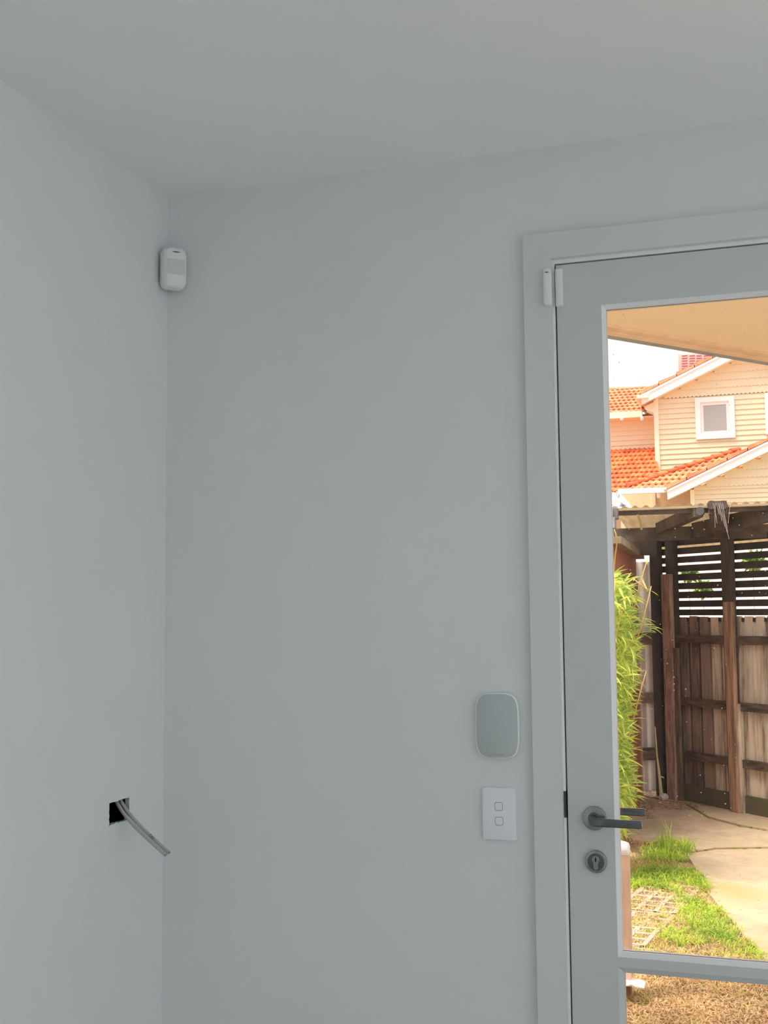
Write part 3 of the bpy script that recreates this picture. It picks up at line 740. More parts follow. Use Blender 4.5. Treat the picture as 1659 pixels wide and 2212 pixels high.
for x, y, az, s in ((1396, 1212, -1.2, .06), (1404, 1275, -.2, .07), (1408, 1272, 3, .05), (1385, 1335, .2, .1), (1383, 1350, .1, .1), (1380, 1366, .3, .11), (1396, 1362, -.6, .1), (1402, 1352, .0, .1), (1371, 1250, -1.4, .07), (1375, 1262, 2.6, .08)):
    for _ in range(2):
        p = hitD(x, y, DB); o = bpy.data.objects.new('leaf', lm); link(o, bam, p); o.rotation_euler = (rnd.uniform(-.5, .5), rnd.uniform(-.3, .5), az+rnd.uniform(-.3, .3)); o.scale = (s, s, s)
mass.build('foliage', BLM, bam, kind='stuff', fix=False)

# --- diagonal fence
fA = hitZ(1440, 1720, G); fB = hitZ(1659, 1765, G)
fu = Vector((fB.x-fA.x, fB.y-fA.y, 0)).normalized(); fn = Vector((fu.y, -fu.x, 0))
if fn.dot(CAM-fA) < 0: fn = -fn
def fh(px, py, off=0.0):
    p = hitP(px, py, fA+fn*off, fn); return ((p-fA).dot(fu), p.z)
def fbox(mb, s0, s1_, n0, n1, z0_, z1_): return mb.obox(fA, fu, fn, (0, 0, 1), (s0, n0, z0_-G), (s1_, n1, z1_-G))
PAL = mat('weathered_paling', (.93, .80, .65), .85, color2=(.28, .19, .135), per='object', scale=4, stretch=(4, 4, .6), bump=.5, bscale=30)
RAIL = mat('dark_rail_timber', (.22, .145, .10), .85, color2=(.07, .045, .035), scale=6, stretch=(1, 1, 6), bump=.4)
POST = mat('brown_post_timber', (.64, .46, .34), .85, color2=(.25, .165, .115), scale=6, stretch=(7, 7, .8), bump=.5)
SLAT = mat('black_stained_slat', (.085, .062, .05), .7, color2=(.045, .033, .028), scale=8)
DTIM2 = mat('dark_brown_post', (.13, .09, .07), .8, color2=(.07, .05, .04), scale=6, stretch=(6, 6, .8), bump=.3)
fence = empty('paling_fence', fA, 'weathered timber paling fence with dark rails and a slatted screen on top', 'fence')
s0 = fh(1462, 1500)[0]; sR = fh(1990, 1600)[0]; ztp = fh(1620, 1332)[1]
sL = fh(1404, 1300)[0]
PALD = mat('dark_paling', (.42, .31, .24), .85, color2=(.13, .085, .06), per='object', scale=4, stretch=(4, 4, .6), bump=.5, bscale=30)  # darker brown palings for the left bay
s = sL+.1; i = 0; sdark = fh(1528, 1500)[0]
while s < sR:
    w_ = rnd.uniform(.085, .10); tone = rnd.random()
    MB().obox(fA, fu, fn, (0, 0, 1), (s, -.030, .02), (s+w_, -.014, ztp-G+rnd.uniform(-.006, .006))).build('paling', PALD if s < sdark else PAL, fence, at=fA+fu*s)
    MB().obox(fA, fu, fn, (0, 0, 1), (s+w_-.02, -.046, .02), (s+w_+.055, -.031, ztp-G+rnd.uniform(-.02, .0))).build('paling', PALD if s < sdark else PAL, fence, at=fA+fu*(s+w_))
    s += w_+.036
for ya, yb in ((1374, 1393), (1519, 1537), (1642, 1660)):
    za, zb_ = fh(1620, ya)[1], fh(1620, yb)[1]
    MB().obox(fA, fu, fn, (0, 0, 1), (fh(1425, 1500)[0], -.014, zb_-G), (sR, .036, za-G)).build('fence_rail', RAIL, fence, bevel=.003)
z0_ = fh(1500, 1725)[1]; zpl = fh(1630, 1716)[1]
MB().obox(fA, fu, fn, (0, 0, 1), (.02, -.010, -.03), (sR, .02, zpl-G-.02)).build('plinth_board', mat('mossy_plinth', (.16, .12, .085), .95, color2=(.11, .12, .04), scale=5, bump=.6), fence)
# slats
ys = [1155, 1174, 1194, 1213.4, 1233.5, 1253.3, 1273.2, 1293.5, 1313.2, 1332]
zs = [fh(1553, y)[1] for y in ys]
for k_ in range(9):
    zt_ = zs[k_]-.0105; zb_ = zs[k_+1]+.0105
    MB().obox(fA, fu, fn, (0, 0, 1), (sL, -.035, zb_-G), (sR, -.016, zt_-G)).build('slat', SLAT, fence)
MB().obox(fA, fu, fn, (0, 0, 1), (sL, -.034, zs[-1]-.012-G-.03), (sR, -.016, zs[-1]-.008-G)).build('slat', SLAT, fence)
# posts
def fpost(name, xl, xr, yref, ytop, ybase, n0, n1, m_, parent=fence, topz=None):
    a_ = fh(xl, yref, n1)[0]; b_ = fh(xr, yref, n1)[0]; zt = topz if topz else fh((xl+xr)/2, ytop, n1)[1]
    return MB().obox(fA, fu, fn, (0, 0, 1), (a_, n0, 0), (b_, n1, zt-G)).build(name, m_, parent, bevel=.004)
zbeam = hitY(1500, 1165, 6.9).z
fpost('fence_post', 1434, 1452, 1480, 1240, 1720, .036, .085, POST)
fpost('fence_post', 1451, 1465, 1480, 1400, 1720, .036, .065, mat('brown_post_dark', (.30, .19, .13), .9, color2=(.12, .08, .05), scale=6, stretch=(7, 7, .8), bump=.6))
fpost('fence_post', 1438, 1456, 1250, 1165, 1720, -.012, .04, SLAT, topz=2.2)
fpost('fence_post', 1566, 1584, 1450, 1300, 1745, .036, .075, mat('reddish_post', (.64, .39, .25), .8, color2=(.20, .12, .085), scale=4, stretch=(7, 7, .6), bump=.4))
fpost('fence_post', 1558, 1578, 1250, 1165, 1745, .0, .055, DTIM2, topz=2.2)
fpost('fence_post', 1588, 1597, 1600, 1370, 1745, .0, .06, PAL, topz=fh(1590, 1520, .05)[1])
fpost('fence_post', 1411, 1428, 1500, 1165, 1708, .0, .06, SLAT, topz=2.2)

# --- pergola over the fence: beam, purlin, rafters, roof sheet
PD = 9.15; YB = hitD(1490, 1150, PD).y
DTIM = mat('dark_pergola_timber', (.17, .125, .095), .8, color2=(.08, .058, .045), scale=7, stretch=(1, 1, 1), bump=.3)
pg = empty('pergola', Vector((hitY(1330, 1165, YB).x, YB, G)), 'dark stained pergola frame carrying a tan corrugated roof sheet behind the fence', 'pergola')
zA, zB = hitY(1490, 1137, YB).z, hitY(1490, 1166, YB).z
xa, xb = hitY(1322, 1150, YB).x, hitY(2000, 1150, YB).x
MB().box((xa, YB, zB), (xb, YB+.05, zA)).build('beam', DTIM, pg)
MB().box((xa+.05, YB+.35, zB-.10), (hitY(1405, 1150, YB+.35).x, YB+.40, zB+.04)).build('beam', DTIM, pg)
YF = YB-.75
z1, z0_ = hitY(1490, 1098.5, YF).z, hitY(1490, 1108, YF).z
MB().box((hitY(1334, 1105, YF).x, YF, z0_), (hitY(2000, 1105, YF).x, YF+.045, z1)).build('purlin', DTIM, pg)
# corrugated sheet
SHM = mat('tan_corrugated_sheet', (.66, .50, .30), .5, color2=(.50, .37, .21), scale=3, trans=.22)
x0, x1 = hitY(1321, 1090, YF).x-.0, hitY(2000, 1090, YF).x
zf = hitY(1490, 1091, YF-.04).z; zb_ = hitY(1490, 1132, YB+.15).z+.0
pitch = .079; nx = int((x1-x0)/pitch*10); m = MB()
for j, (yy, zz) in enumerate(((YF-.04, zf), (YB+.1, zb_+.01), (YB+1.4, zb_-.15))):
    for i in range(nx+1):
        m.v.append(Vector((x0+(x1-x0)*i/nx, yy, zz+.012*math.sin(i/10*2*math.pi))))
for j in range(2):
    for i in range(nx): m.f.append((j*(nx+1)+i, j*(nx+1)+i+1, (j+1)*(nx+1)+i+1, (j+1)*(nx+1)+i))
o = m.build('corrugated_sheet', SHM, pg, smooth=True)
MB().box((x0, YF-.045, z1), (x1, YF-.035, zf-.006)).build('sheet_flashing', SHM, pg)
# rafters
def bar(name, p, q, w_, h_, m_, parent):
    p, q = Vector(p), Vector(q); d = (q-p); L = d.length; d.normalize(); sx_ = d.cross(Vector((0, 0, 1))).normalized(); uz = sx_.cross(d)
    return MB().obox(p, d, sx_, uz, (0, -w_/2, -h_/2), (L, w_/2, h_/2)).build(name, m_, parent, bevel=.004)
bar('rafter', hitY(1509, 1104, YF-.03), hitY(1425, 1142, YB-.0), .07, .09, DTIM, pg)
bar('rafter', hitY(1550, 1096, YF-.10), hitY(1560, 1150, YB-.02), .13, .10, DTIM, pg)
bar('rafter', hitY(1670, 1108, YF-.0), hitY(1500, 1146, YB-.0), .05, .12, DTIM, pg)
for bx in (1537, 1562):
    c = hitY(bx, 1091, YF-.16); MB().tube([c+Vector((0, -.02, -.0)), c+Vector((0, .2, -.01))], .032, 12).build('rafter_end', DTIM, pg)
c = hitY(1512, 1104, YF-.06); MB().tube([c, c+Vector((0, .1, 0))], .032, 12).build('rafter_end', mat('grey_dark_cap', (.12, .115, .11), .7), pg)
MB().tube([hitY(1377, 1112, YF), hitY(1382, 1125, YF+.1), hitY(1386, 1143, YF+.2)], .009, 6).build('loose_batten', mat('pale_batten', (.75, .55, .25), .7), pg)
# gutter end, rainhead and downpipe
dp = empty('downpipe', hitD(1326, 1700, 8.5)*1.0, 'grey downpipe with a square rainhead at the left end of the pergola', 'downpipe')
DPM = mat('grey_painted_pipe', (.42, .42, .44), .5, var=.15, scale=5); DP2 = mat('pale_gutter', (.62, .64, .64), .5)
def dbox(name, xl, yt, xr, yb, D_, th, m_, parent):
    a_ = hitD(xl, yb, D_); b_ = hitD(xr, yt, D_)
    return MB().box((a_.x, a_.y-th/2, a_.z), (b_.x, a_.y+th/2, b_.z)).build(name, m_, parent, bevel=.003)
dbox('gutter_end', 1300, 1098, 1324, 1116, 8.5, .10, DP2, dp)
dbox('gutter_bracket', 1322, 1098, 1335, 1122, 8.52, .08, mat('grey_bracket_metal', (.22, .21, .20), .7), dp)
dbox('rainhead', 1308, 1118, 1330, 1142, 8.5, .10, DPM, dp)
a_ = hitD(1316, 1142, 8.5); b_ = hitD(1326, 1142, 8.5)
MB().box((a_.x, a_.y-.03, G), (b_.x, a_.y+.03, a_.z)).build('pipe', DPM, dp)
# crumpled flashing on the left end of the roof
m = MB(); cfl = []
R_ = 8
q00, q10, q01, q11 = hitD(1306, 1062, 8.9), hitD(1338, 1064, 8.9), hitD(1300, 1100, 8.7), hitD(1366, 1096, 8.7)
for j in range(R_):
    for i in range(R_):
        s_, t_ = i/(R_-1), j/(R_-1)
        p = (q00.lerp(q10, s_)).lerp(q01.lerp(q11, s_), t_); m.v.append(p+Vector((0, 0.10*mn.noise(Vector((i*.9, j*.9, 5))), .012*mn.noise(Vector((i*.9, j, 1))))))
for j in range(R_-1):
    for i in range(R_-1): m.f.append((j*R_+i, j*R_+i+1, (j+1)*R_+i+1, (j+1)*R_+i))
o = m.build('roof_flashing', mat('pale_flashing', (.78, .77, .78), .5, var=.12, scale=14), at=q01, label='crumpled pale flashing sheet at the left end of the corrugated roof', cat='flashing')
so = o.modifiers.new('t', 'SOLIDIFY'); so.thickness = .01
# cobweb strands at the rafter end
m = MB()
for xx, xe_, ye in ((1541, 1549, 1130), (1547, 1554, 1112), (1553, 1566, 1138), (1557, 1571, 1150), (1560, 1575, 1165), (1551, 1560, 1125), (1545, 1545, 1140), (1578, 1573, 1130)):
    pts = []
    for k_ in range(6):
        t_ = k_/5; pts.append(hitY(xx+(xe_-xx)*t_+rnd.uniform(-.6, .6), 1086+(ye-1086)*t_, YF-.28))
    m.tube(pts, .0009, 4)
m.build('cobweb', mat('pale_web', (.75, .70, .68), .9), pg, kind='stuff')

# --- red shed at the left
RED = mat('red_brown_paint', (.50, .15, .085), .6, var=.25, scale=6)
d0 = hitZ(1381, 1712, G); Dj = (d0-CAM).dot(fw)
shed = empty('garden_shed', d0, 'red-brown painted shed front with a dark open doorway behind the bamboo', 'shed')
jt = hitD(1373, 1207, Dj); 
lt_ = hitD(1336, 1184, 0); # direction toward viewer with same height
zt_ = jt.z; pLf = hitZ(1337, 1185, zt_)
sd = Vector((pLf.x-jt.x, pLf.y-jt.y, 0)); sdl = sd.length; sd.normalize(); sn = Vector((-sd.y, sd.x, 0))
if sn.x > 0: sn = -sn                # into the shed (to the left)
jbase = Vector((d0.x, d0.y, 0))
def sh(px, py): p = hitP(px, py, jt, sn); return ((p-Vector((jt.x, jt.y, 0))).dot(sd), p.z)
o_ = Vector((jt.x, jt.y, 0))
zl = sh(1338, 1239)[1]
jw = abs(sh(1362, 1300)[0]-sh(1379, 1300)[0])
MB().obox(o_, sd, sn, (0, 0, 1), (-.05, 0, zl), (2.4, .06, zt_)).build('lintel_panel', RED, shed)
MB().obox(o_, sd, sn, (0, 0, 1), (-.06, -.01, G), (max(jw, .12)+.02, .06, zl)).build('door_post', RED, shed)
MB().obox(o_, sd, sn, (0, 0, 1), (1.9, 0, G), (2.4, .06, zl)).build('side_panel', RED, shed)
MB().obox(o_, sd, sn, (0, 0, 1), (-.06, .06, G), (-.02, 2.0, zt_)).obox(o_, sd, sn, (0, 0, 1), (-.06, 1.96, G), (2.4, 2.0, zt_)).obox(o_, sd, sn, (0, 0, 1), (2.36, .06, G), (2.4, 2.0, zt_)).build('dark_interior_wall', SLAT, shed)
MB().obox(o_, sd, sn, (0, 0, 1), (-.10, -.07, zt_), (2.45, 2.05, zt_+.05)).build('shed_roof', mat('brown_roof_lining', (.36, .28, .19), .8, var=.3), shed)
# --- corrugated side panel with rail ends, beside the shed
CORR = mat('pale_corrugated_steel', (.82, .79, .75), .55, color2=(.64, .60, .55), scale=4)
Dc = Dj+.12
cA, cB = hitD(1380, 1705, Dc), hitD(1414, 1705, Dc)
cw = (Vector((cB.x-cA.x, cB.y-cA.y, 0))); cl_ = cw.length; cw.normalize(); cnn = Vector((cw.y, -cw.x, 0))
panel = empty('corrugated_panel', Vector((cA.x, cA.y, G)), 'narrow pale corrugated steel panel with three dark rails beside the fence corner', 'panel')
m = MB(); nx = 60; zt2 = hitD(1392, 1212, Dc).z
for j in range(2):
    for i in range(nx+1):
        t_ = i/nx; m.v.append(Vector((cA.x, cA.y, 0))+cw*(cl_*1.5*t_)+cnn*(.014*math.sin(t_*2*math.pi*2.6+1.0))+Vector((0, 0, G if j == 0 else zt2)))
for i in range(nx): m.f.append((i, i+1, nx+2+i, nx+1+i))
m.build('steel_sheet', CORR, panel, smooth=True)
for ya, yb, xl in ((1364, 1393, 1383), (1496, 1519, 1381), (1615, 1641, 1387)):
    za, zb_ = hitD(1400, ya, Dc).z, hitD(1400, yb, Dc).z
    a_ = (hitD(xl, 1500, Dc)-cA).dot(cw)
    MB().obox(Vector((cA.x, cA.y, 0)), cw, cnn, (0, 0, 1), (max(a_, 0), .015, zb_), (cl_*1.3, .06, za)).build('panel_rail', RAIL if ya != 1496 else mat('grey_brown_rail', (.30, .22, .16), .85, var=.4, scale=9), panel)
# pale stick and crumpled bag at its foot
m = MB(); sf = hitZ(1429, 1724, G); Ds = (sf-CAM).dot(fw)
m.tube([sf, hitD(1426, 1690, Ds), hitD(1422, 1655, Ds+.02), hitD(1419, 1632, Ds+.03), hitD(1415, 1570, Ds+.05)], [.015, .013, .010, .008, .005], 8)
m.tube([hitD(1426, 1677, Ds), hitD(1434, 1680, Ds)], .006, 6)
m.build('garden_stake', mat('pale_stick', (.88, .78, .55), .7, color2=(.65, .66, .25), scale=4), at=sf, label='thin pale stick leaning between the corrugated panel and the brown post', cat='stick')
bpc = hitZ(1434, 1728, G)
b_ = bmesh.new(); bmesh.ops.create_icosphere(b_, subdivisions=3, radius=.032)
for v in b_.verts: v.co *= 1+.28*mn.noise(v.co*70); v.co.x *= 1.2
me = bpy.data.meshes.new('crumpled_bag'); b_.to_mesh(me); b_.free(); me.materials.append(mat('pale_lilac_plastic', (.68, .62, .64), .5))
o = bpy.data.objects.new('crumpled_bag', me); link(o, None, (bpc.x, bpc.y, G+.024)); setp(o, 'small crumpled pale bag lying at the foot of the brown post', 'bag')
# leaf litter along the fence foot
LIT = mat('brown_leaf_litter', (.58, .37, .20), .9, color2=(.22, .12, .07), per='island', scale=3)
g = MB()
scatter(g, [(1384, 1712), (1420, 1700), (1480, 1712), (1540, 1735), (1480, 1752), (1420, 1745), (1395, 1775), (1380, 1740)], 9000, .02, .007, 2.0)
scatter(g, [(1540, 1735), (1700, 1768), (1690, 1778), (1560, 1750)], 3500, .015, .006, 2.0)
scatter(g, [(1345, 1800), (1375, 1760), (1392, 1775), (1372, 1815)], 3000, .015, .006, 2.0)
g.build('leaf_litter', LIT, at=hitZ(1440, 1725, G), label='brown fallen leaves and twigs gathered along the fence foot', cat='leaves', kind='stuff', fix=False)

# ================================================================== NEIGHBOUR HOUSE
YH = 27.5
CREAM = mat('cream_weatherboard', (.86, .73, .51), .6, var=.02, scale=3)
CREAM2 = mat('cream_trim', (.95, .84, .64), .6)
WHITE = mat('white_barge', (.93, .90, .87), .5)
TILE = mat('terracotta_tile', (.84, .25, .085), .7, color2=(.58, .14, .05), per='object', scale=6)
TILE2 = mat('salmon_tile', (.86, .38, .19), .7, color2=(.64, .24, .11), per='object', scale=6)
c0 = hitY(1419, 1000, YH)
house = empty('weatherboard_house', Vector((c0.x, YH, G)), 'two-storey cream weatherboard house with terracotta roofs beyond the fence', 'house')
def hxz(px, py, Y=YH): p = hitY(px, py, Y); return p.x, p.z
xl, _ = hxz(1419.5, 950)
apx, _ = hxz(1622, 800); xr = 2*apx-xl
# barge geometry
b0x, b0z = hxz(1388, 873, YH-.45); b1x, b1z = hxz(1583, 775, YH-.45); slope = (b1z-b0z)/(b1x-b0x)
# wall core
zeave = hxz(1419, 862)[1]; zap = zeave+slope*(apx-xl)
mw = MB(); mw.prism([Vector((xl, YH+.03, G)), Vector((xr, YH+.03, G)), Vector((xr, YH+.03, zeave)), Vector((apx, YH+.03, zap)), Vector((xl, YH+.03, zeave))], (0, .2, 0))
mw.box((xl+.02, YH+.2, G), (xr-.02, YH+7, zeave))
mw.build('house_wall', CREAM, house)
def boards(x0, x1, Y, zfirst, pitch_, zmin, parent, name='weatherboard', zmax=None):
    z = zfirst; me = None
    while z > zmin:
        if me is None:
            o = MB().add([(x0, Y+.03, z), (x1, Y+.03, z), (x1, Y+.03, z+pitch_), (x0, Y+.03, z+pitch_), (x0, Y-.028, z), (x1, Y-.028, z), (x1, Y+.0, z+pitch_), (x0, Y+.0, z+pitch_)],
                         [(0, 1, 2, 3), (4, 7, 6, 5), (0, 4, 5, 1), (3, 2, 6, 7), (0, 3, 7, 4), (1, 5, 6, 2)]).build(name, CREAM, parent, at=(x0, Y, z)); me = o.data
        else: o = bpy.data.objects.new(name, me); link(o, parent, (x0, Y, z))
        z -= pitch_
zr = hxz(1422, 873.5)[1]; pw = zr-hxz(1422, 873.5+10.85)[1]
boards(xl+.05, xr, YH, zr, pw, hxz(1500, 1110)[1], house)
MB().box((xl-.06, YH-.06, G), (xl+.06, YH+.03, zeave+.03)).build('corner_board', CREAM2, house)
# scalloped shingle rows in the gable
def shingles(xa_, xb_, Y, zbot, rows, rp, sl, ax, az_, parent, sw_=.10):
    for r_ in range(rows):
        zz = zbot+r_*rp
        half = max((az_-(zz+rp*.4))/sl, .2)
        x0, x1 = max(xa_, ax-half), min(xb_, ax+half)
        n = max(2, int((x1-x0)/sw_)); 
        P_ = [(x0, zz+rp+.02), (x0, zz)]
        for i in range(n):
            xs = x0+(x1-x0)*i/n; dx = (x1-x0)/n
            P_ += [(xs+dx*.25, zz-.02), (xs+dx*.5, zz-.03), (xs+dx*.75, zz-.02), (xs+dx, zz)]
        P_ += [(x1, zz+rp+.02)]
        tilt = .03
        m = MB(); k_ = len(P_)
        vs = [Vector((x, Y+(-.035 if z < zz+.01 else -.005), z)) for x, z in P_]
        m.prism(vs, (0, .03, 0)); m.build('shingle_row', CREAM, parent)
zb0 = hxz(1500, 855.5)[1]; rp = hxz(1500, 855.5-15.8)[1]-zb0
shingles(xl, xr, YH, zb0, 7, rp, slope, apx, zap, house)
# barge boards (both slopes) with tile verge
def barge(ax, az_, x_end, Y, sl, th, parent, verge=True):
    sgn = 1 if x_end > ax else -1
    ze = az_-sl*abs(x_end-ax)
    MB().prism([Vector((ax, Y, az_)), Vector((x_end, Y, ze)), Vector((x_end, Y, ze+th)), Vector((ax, Y, az_+th))], (0, .06, 0)).build('barge_board', WHITE, parent)
    MB().prism([Vector((ax, Y-.03, az_+th*.78)), Vector((x_end, Y-.03, ze+th*.78)), Vector((x_end, Y-.03, ze+th)), Vector((ax, Y-.03, az_+th))], (0, .06, 0)).build('barge_capping', WHITE, parent)
    if verge:
        n = max(1, int(abs(x_end-ax)/.42)); d = (x_end-ax)/n; me = None
        for i in range(n):
            xs = ax+d*i; zz = az_+th-sl*abs(d)*i
            o = MB().prism([Vector((xs, Y-.02, zz+.02)), Vector((xs+d*1.04, Y-.02, zz-sl*abs(d)*1.04+.02)), Vector((xs+d*1.04, Y-.02, zz-sl*abs(d)*1.04+.13)), Vector((xs, Y-.02, zz+.07))], (0, .35, 0)).build('verge_tile', TILE2, parent, at=(xs, Y, zz))
YB1 = YH-.45
lth = hxz(1500, 817-21.5, YB1)[1]-hxz(1500, 817, YB1)[1]
azB = b1z+slope*(apx-b1x)
barge(apx, azB, hxz(1386, 873, YB1)[0], YB1, slope, lth, house); barge(apx, azB, 2*apx-hxz(1386, 873, YB1)[0], YB1, slope, lth, house)
# roof planes of the main gable (thin slabs going back) + soffit under them
xe_ = hxz(1386, 873, YB1)[0]
for sg in (-1, 1):
    xx = apx+sg*(apx-xe_); ze = azB-slope*(apx-xe_)
    MB().prism([Vector((apx, YB1+.03, azB+lth*.75)), Vector((xx, YB1+.03, ze+lth*.75)), Vector((xx, YB1+.03, ze+lth*.75-.12)), Vector((apx, YB1+.03, azB+lth*.75-.12))], (0, 8, 0)).build('roof_slab', TILE, house)
for sg in (-1, 1):
    xx = apx+sg*(apx-xe_); ze = azB-slope*(apx-xe_)
    MB().prism([Vector((apx, YB1+.02, azB+.03)), Vector((xx, YB1+.02, ze+.03)), Vector((xx, YB1+.02, ze+.06)), Vector((apx, YB1+.02, azB+.06))], (0, .5, 0)).build('verge_lining', CREAM2, house)
# eave underside brackets at left corner
ze0 = azB-slope*(apx-xe_)
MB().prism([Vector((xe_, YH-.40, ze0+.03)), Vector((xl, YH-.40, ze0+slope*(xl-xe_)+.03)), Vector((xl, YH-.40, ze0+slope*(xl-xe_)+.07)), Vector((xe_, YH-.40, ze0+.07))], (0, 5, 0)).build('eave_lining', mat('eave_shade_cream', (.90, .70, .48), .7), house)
for k_ in range(3):
    y_ = YH-.05+k_*.45
    MB().prism([Vector((xl, y_, ze0+slope*(xl-xe_)-.01)), Vector((xe_+.05, y_, ze0+.02)), Vector((xe_+.05, y_, ze0-.06)), Vector((xl, y_, ze0-.20))], (0, .06, 0)).build('eave_bracket', CREAM2, house)
gx0, gz0 = hxz(1375, 861, YB1-.1); gx1, gz1 = hxz(1400, 853, YB1-.1)
MB().box((gx0, YB1-.12, gz0), (gx1, YB1+5, gz1)).build('house_gutter', CREAM2, house)

# windows on the upper wall
def hwindow(x0p, y0p, x1p, y1p, i):
    x0, z1_ = hxz(x0p, y0p, YH-.08); x1, z0__ = hxz(x1p, y1p, YH-.08)
    wf = MB(); t = (x1-x0)*.135
    ring(wf, x0, x1, z0__, z1_, t, YH-.09, YH-.02)
    o = wf.build('window', WHITE, house, bevel=.01)
    t2 = t*1.6; s_ = ring(MB(), x0+t-.005, x1-t+.005, z0__+t-.005, z1_-t+.005, t2-t, YH-.06, YH-.03)
    s_.build('window_sash', mat('sash_offwhite', (.86, .78, .74), .5), o)
    MB().box((x0+t*1.3, YH-.05, z0__+t*1.3), (x1-t*1.3, YH-.04, z1_-t*1.3)).build('window_pane', mat('grey_flyscreen_pane', (.42, .41, .39), .35), o)
hwindow(1500.5, 860, 1589, 945.5, 0); hwindow(1651, 849, 1740, 934, 1)

# rooftop evaporative cooler
YC = YH+1.2
ca_, cb_ = hxz(1464, 760, YC), hxz(1556, 812, YC)
cool = empty('rooftop_cooler', Vector(((ca_[0]+cb_[0])/2, YC+.5, cb_[1])), 'pink slotted cooler box sitting on the tiled roof behind the white barge', 'cooler')
PINK = mat('faded_pink_plastic', (.86, .47, .44), .6, var=.08)
m = MB(); w_ = cb_[0]-ca_[0]; h_ = ca_[1]-cb_[1]; lp = []
for f, i_ in ((0, .10), (.10, .03), (.2, 0), (.85, 0.0), (.95, .015), (1, .06)):
    lp.append([Vector(((ca_[0]+cb_[0])/2+x, YC+.5+y, cb_[1]+h_*f)) for x, y in rrect(w_-2*i_, 1.0-2*i_, .07, 4)])
m.loft(lp); o = m.build('cooler_body', PINK, cool); smooth_angle(o, 40)
SLM = mat('dark_pink_slot', (.28, .13, .12), .8)
for r_ in range(6):
    for c_ in range(6):
        xs = hxz(1473+c_*14.6+(1.4 if c_ % 2 else 0)+ (2 if c_ > 1 else 0), 768+r_*5.6, YC)
        MB().box((xs[0], YC-.012, xs[1]-.022), (xs[0]+.145, YC+.012, xs[1])).build('vent_slot', SLM, cool)
a_ = hxz(1478, 798, YC); MB().box((a_[0], YC-.02, a_[1]-.05), (a_[0]+.13, YC, a_[1]+.015)).build('cooler_badge', WHITE, cool)

# recessed wall at left
YR = YH+.9
x0r = hxz(1180, 940, YR)[0]
MB().box((x0r, YR+.03, G), (xl+.1, YR+4, hxz(1380, 895, YR)[1])).build('house_wall', CREAM, house)
zz0 = hxz(1380, 969.5, YR)[1]; pr_ = hxz(1380, 930, YR)[1]-hxz(1380, 940.6, YR)[1]
boards(x0r, xl, YR, hxz(1360, 909, YR)[1], pr_, hxz(1400, 1010, YR)[1], house)

# ---- tiled roof planes facing the viewer
def tmesh(w_, l_, mt):
    me = bpy.data.meshes.new('roof_tile'); vs = []; prof = [(-.5, 0), (-.28, .010), (0, .045), (.28, .010), (.5, 0)]
    # l along +y (up slope); lower end thick
    for yy, lift in ((-.04, .045), (1.0, .008)):
        for x, z in prof: vs.append((x*w_*1.02, yy*l_, z*w_/.2*1.1+lift))
    for x, z in prof: vs.append((x*w_*1.02, -.04*l_, z*w_/.2*1.1-.0))
    fs = [(i, i+1, 6+i, 5+i) for i in range(4)]+[(10+i, 11+i, i+1, i) for i in range(4)]
    me.from_pydata(vs, [], fs); me.materials.append(mt); return me
def tiled_roof(name, Ye, ze, sl, polypx, tw, tl_, mt, limit=None, caps=None, parent=house):
    """front-facing plane z = ze + sl*(y-Ye) filled with tiles inside the polygon"""
    n = Vector((0, -sl, 1)).normalized(); vdir = Vector((0, 1, sl)).normalized(); o0 = Vector((0, Ye, ze))
    P3 = [hitP(x, y, o0, n) for x, y in polypx]
    P2 = [((p-o0).x, (p-o0).dot(vdir)) for p in P3]
    rf = MB().prism([p-n*.02 for p in P3], -n*.06).build(name, mt, parent, at=P3[0])
    me = tmesh(tw, tl_, mt); xs = [p[0] for p in P2]; ys = [p[1] for p in P2]
    ang = math.atan(sl); cnt = 0; rest = MB()
    j = 0; v = min(ys)
    while v < max(ys):
        u = min(xs)+(tw*.5 if j % 2 else 0)
        while u < max(xs)+tw:
            if inpoly(u, v+tl_*.5, P2):
                p = o0+Vector((u, 0, 0))+vdir*v
                o = bpy.data.objects.new('roof_tile', me); link(o, rf, p); o.rotation_euler = (ang+rnd.uniform(-.01, .01), rnd.uniform(-.02, .02), rnd.uniform(-.01, .01)); cnt += 1
            u += tw
        v += tl_; j += 1
    return rf, o0, n, cnt
def slope_dims(Ye, ze, sl, x, yb, yt, rows):
    n = Vector((0, -sl, 1)).normalized(); a_ = hitP(x, yb, Vector((0, Ye, ze)), n); b_ = hitP(x, yt, Vector((0, Ye, ze)), n); return (b_-a_).length/rows
# upper-left roof
Ye = YR-.45; ze = hxz(1360, 892, Ye)[1]
tl_ = slope_dims(Ye, ze, .5, 1350, 892, 843, 8)
r1 = tiled_roof('upper_roof', Ye, ze, .5, [(1225, 900), (1386, 890), (1392, 868), (1425, 837), (1225, 846)], .135, tl_, TILE2)
MB().box((x0r, Ye-.09, hxz(1360, 903, Ye)[1]), (hxz(1388, 900, Ye)[0], Ye, ze+.03)).build('house_gutter', CREAM2, house)
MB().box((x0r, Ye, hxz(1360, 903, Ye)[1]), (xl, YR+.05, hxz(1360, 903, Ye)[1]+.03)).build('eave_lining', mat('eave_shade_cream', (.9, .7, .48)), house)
for bx in (1343, 1387):
    q = hitY(bx, 904, Ye-.12); MB().tube([q+Vector((0, 0, .06)), q, q-Vector((0, 0, .05))], [.03, .05, .035], 8).build('eave_fitting', WHITE, house)  # small white pegs for the rafter-tail brackets
# ridge of it
for k_ in range(9):
    p = hitY(1250+k_*20, 845.5-k_*1.0, Ye+2.1); MB().tube([p, p+Vector((.25, 0, 0))], .055, 8).build('ridge_cap', TILE2, house)
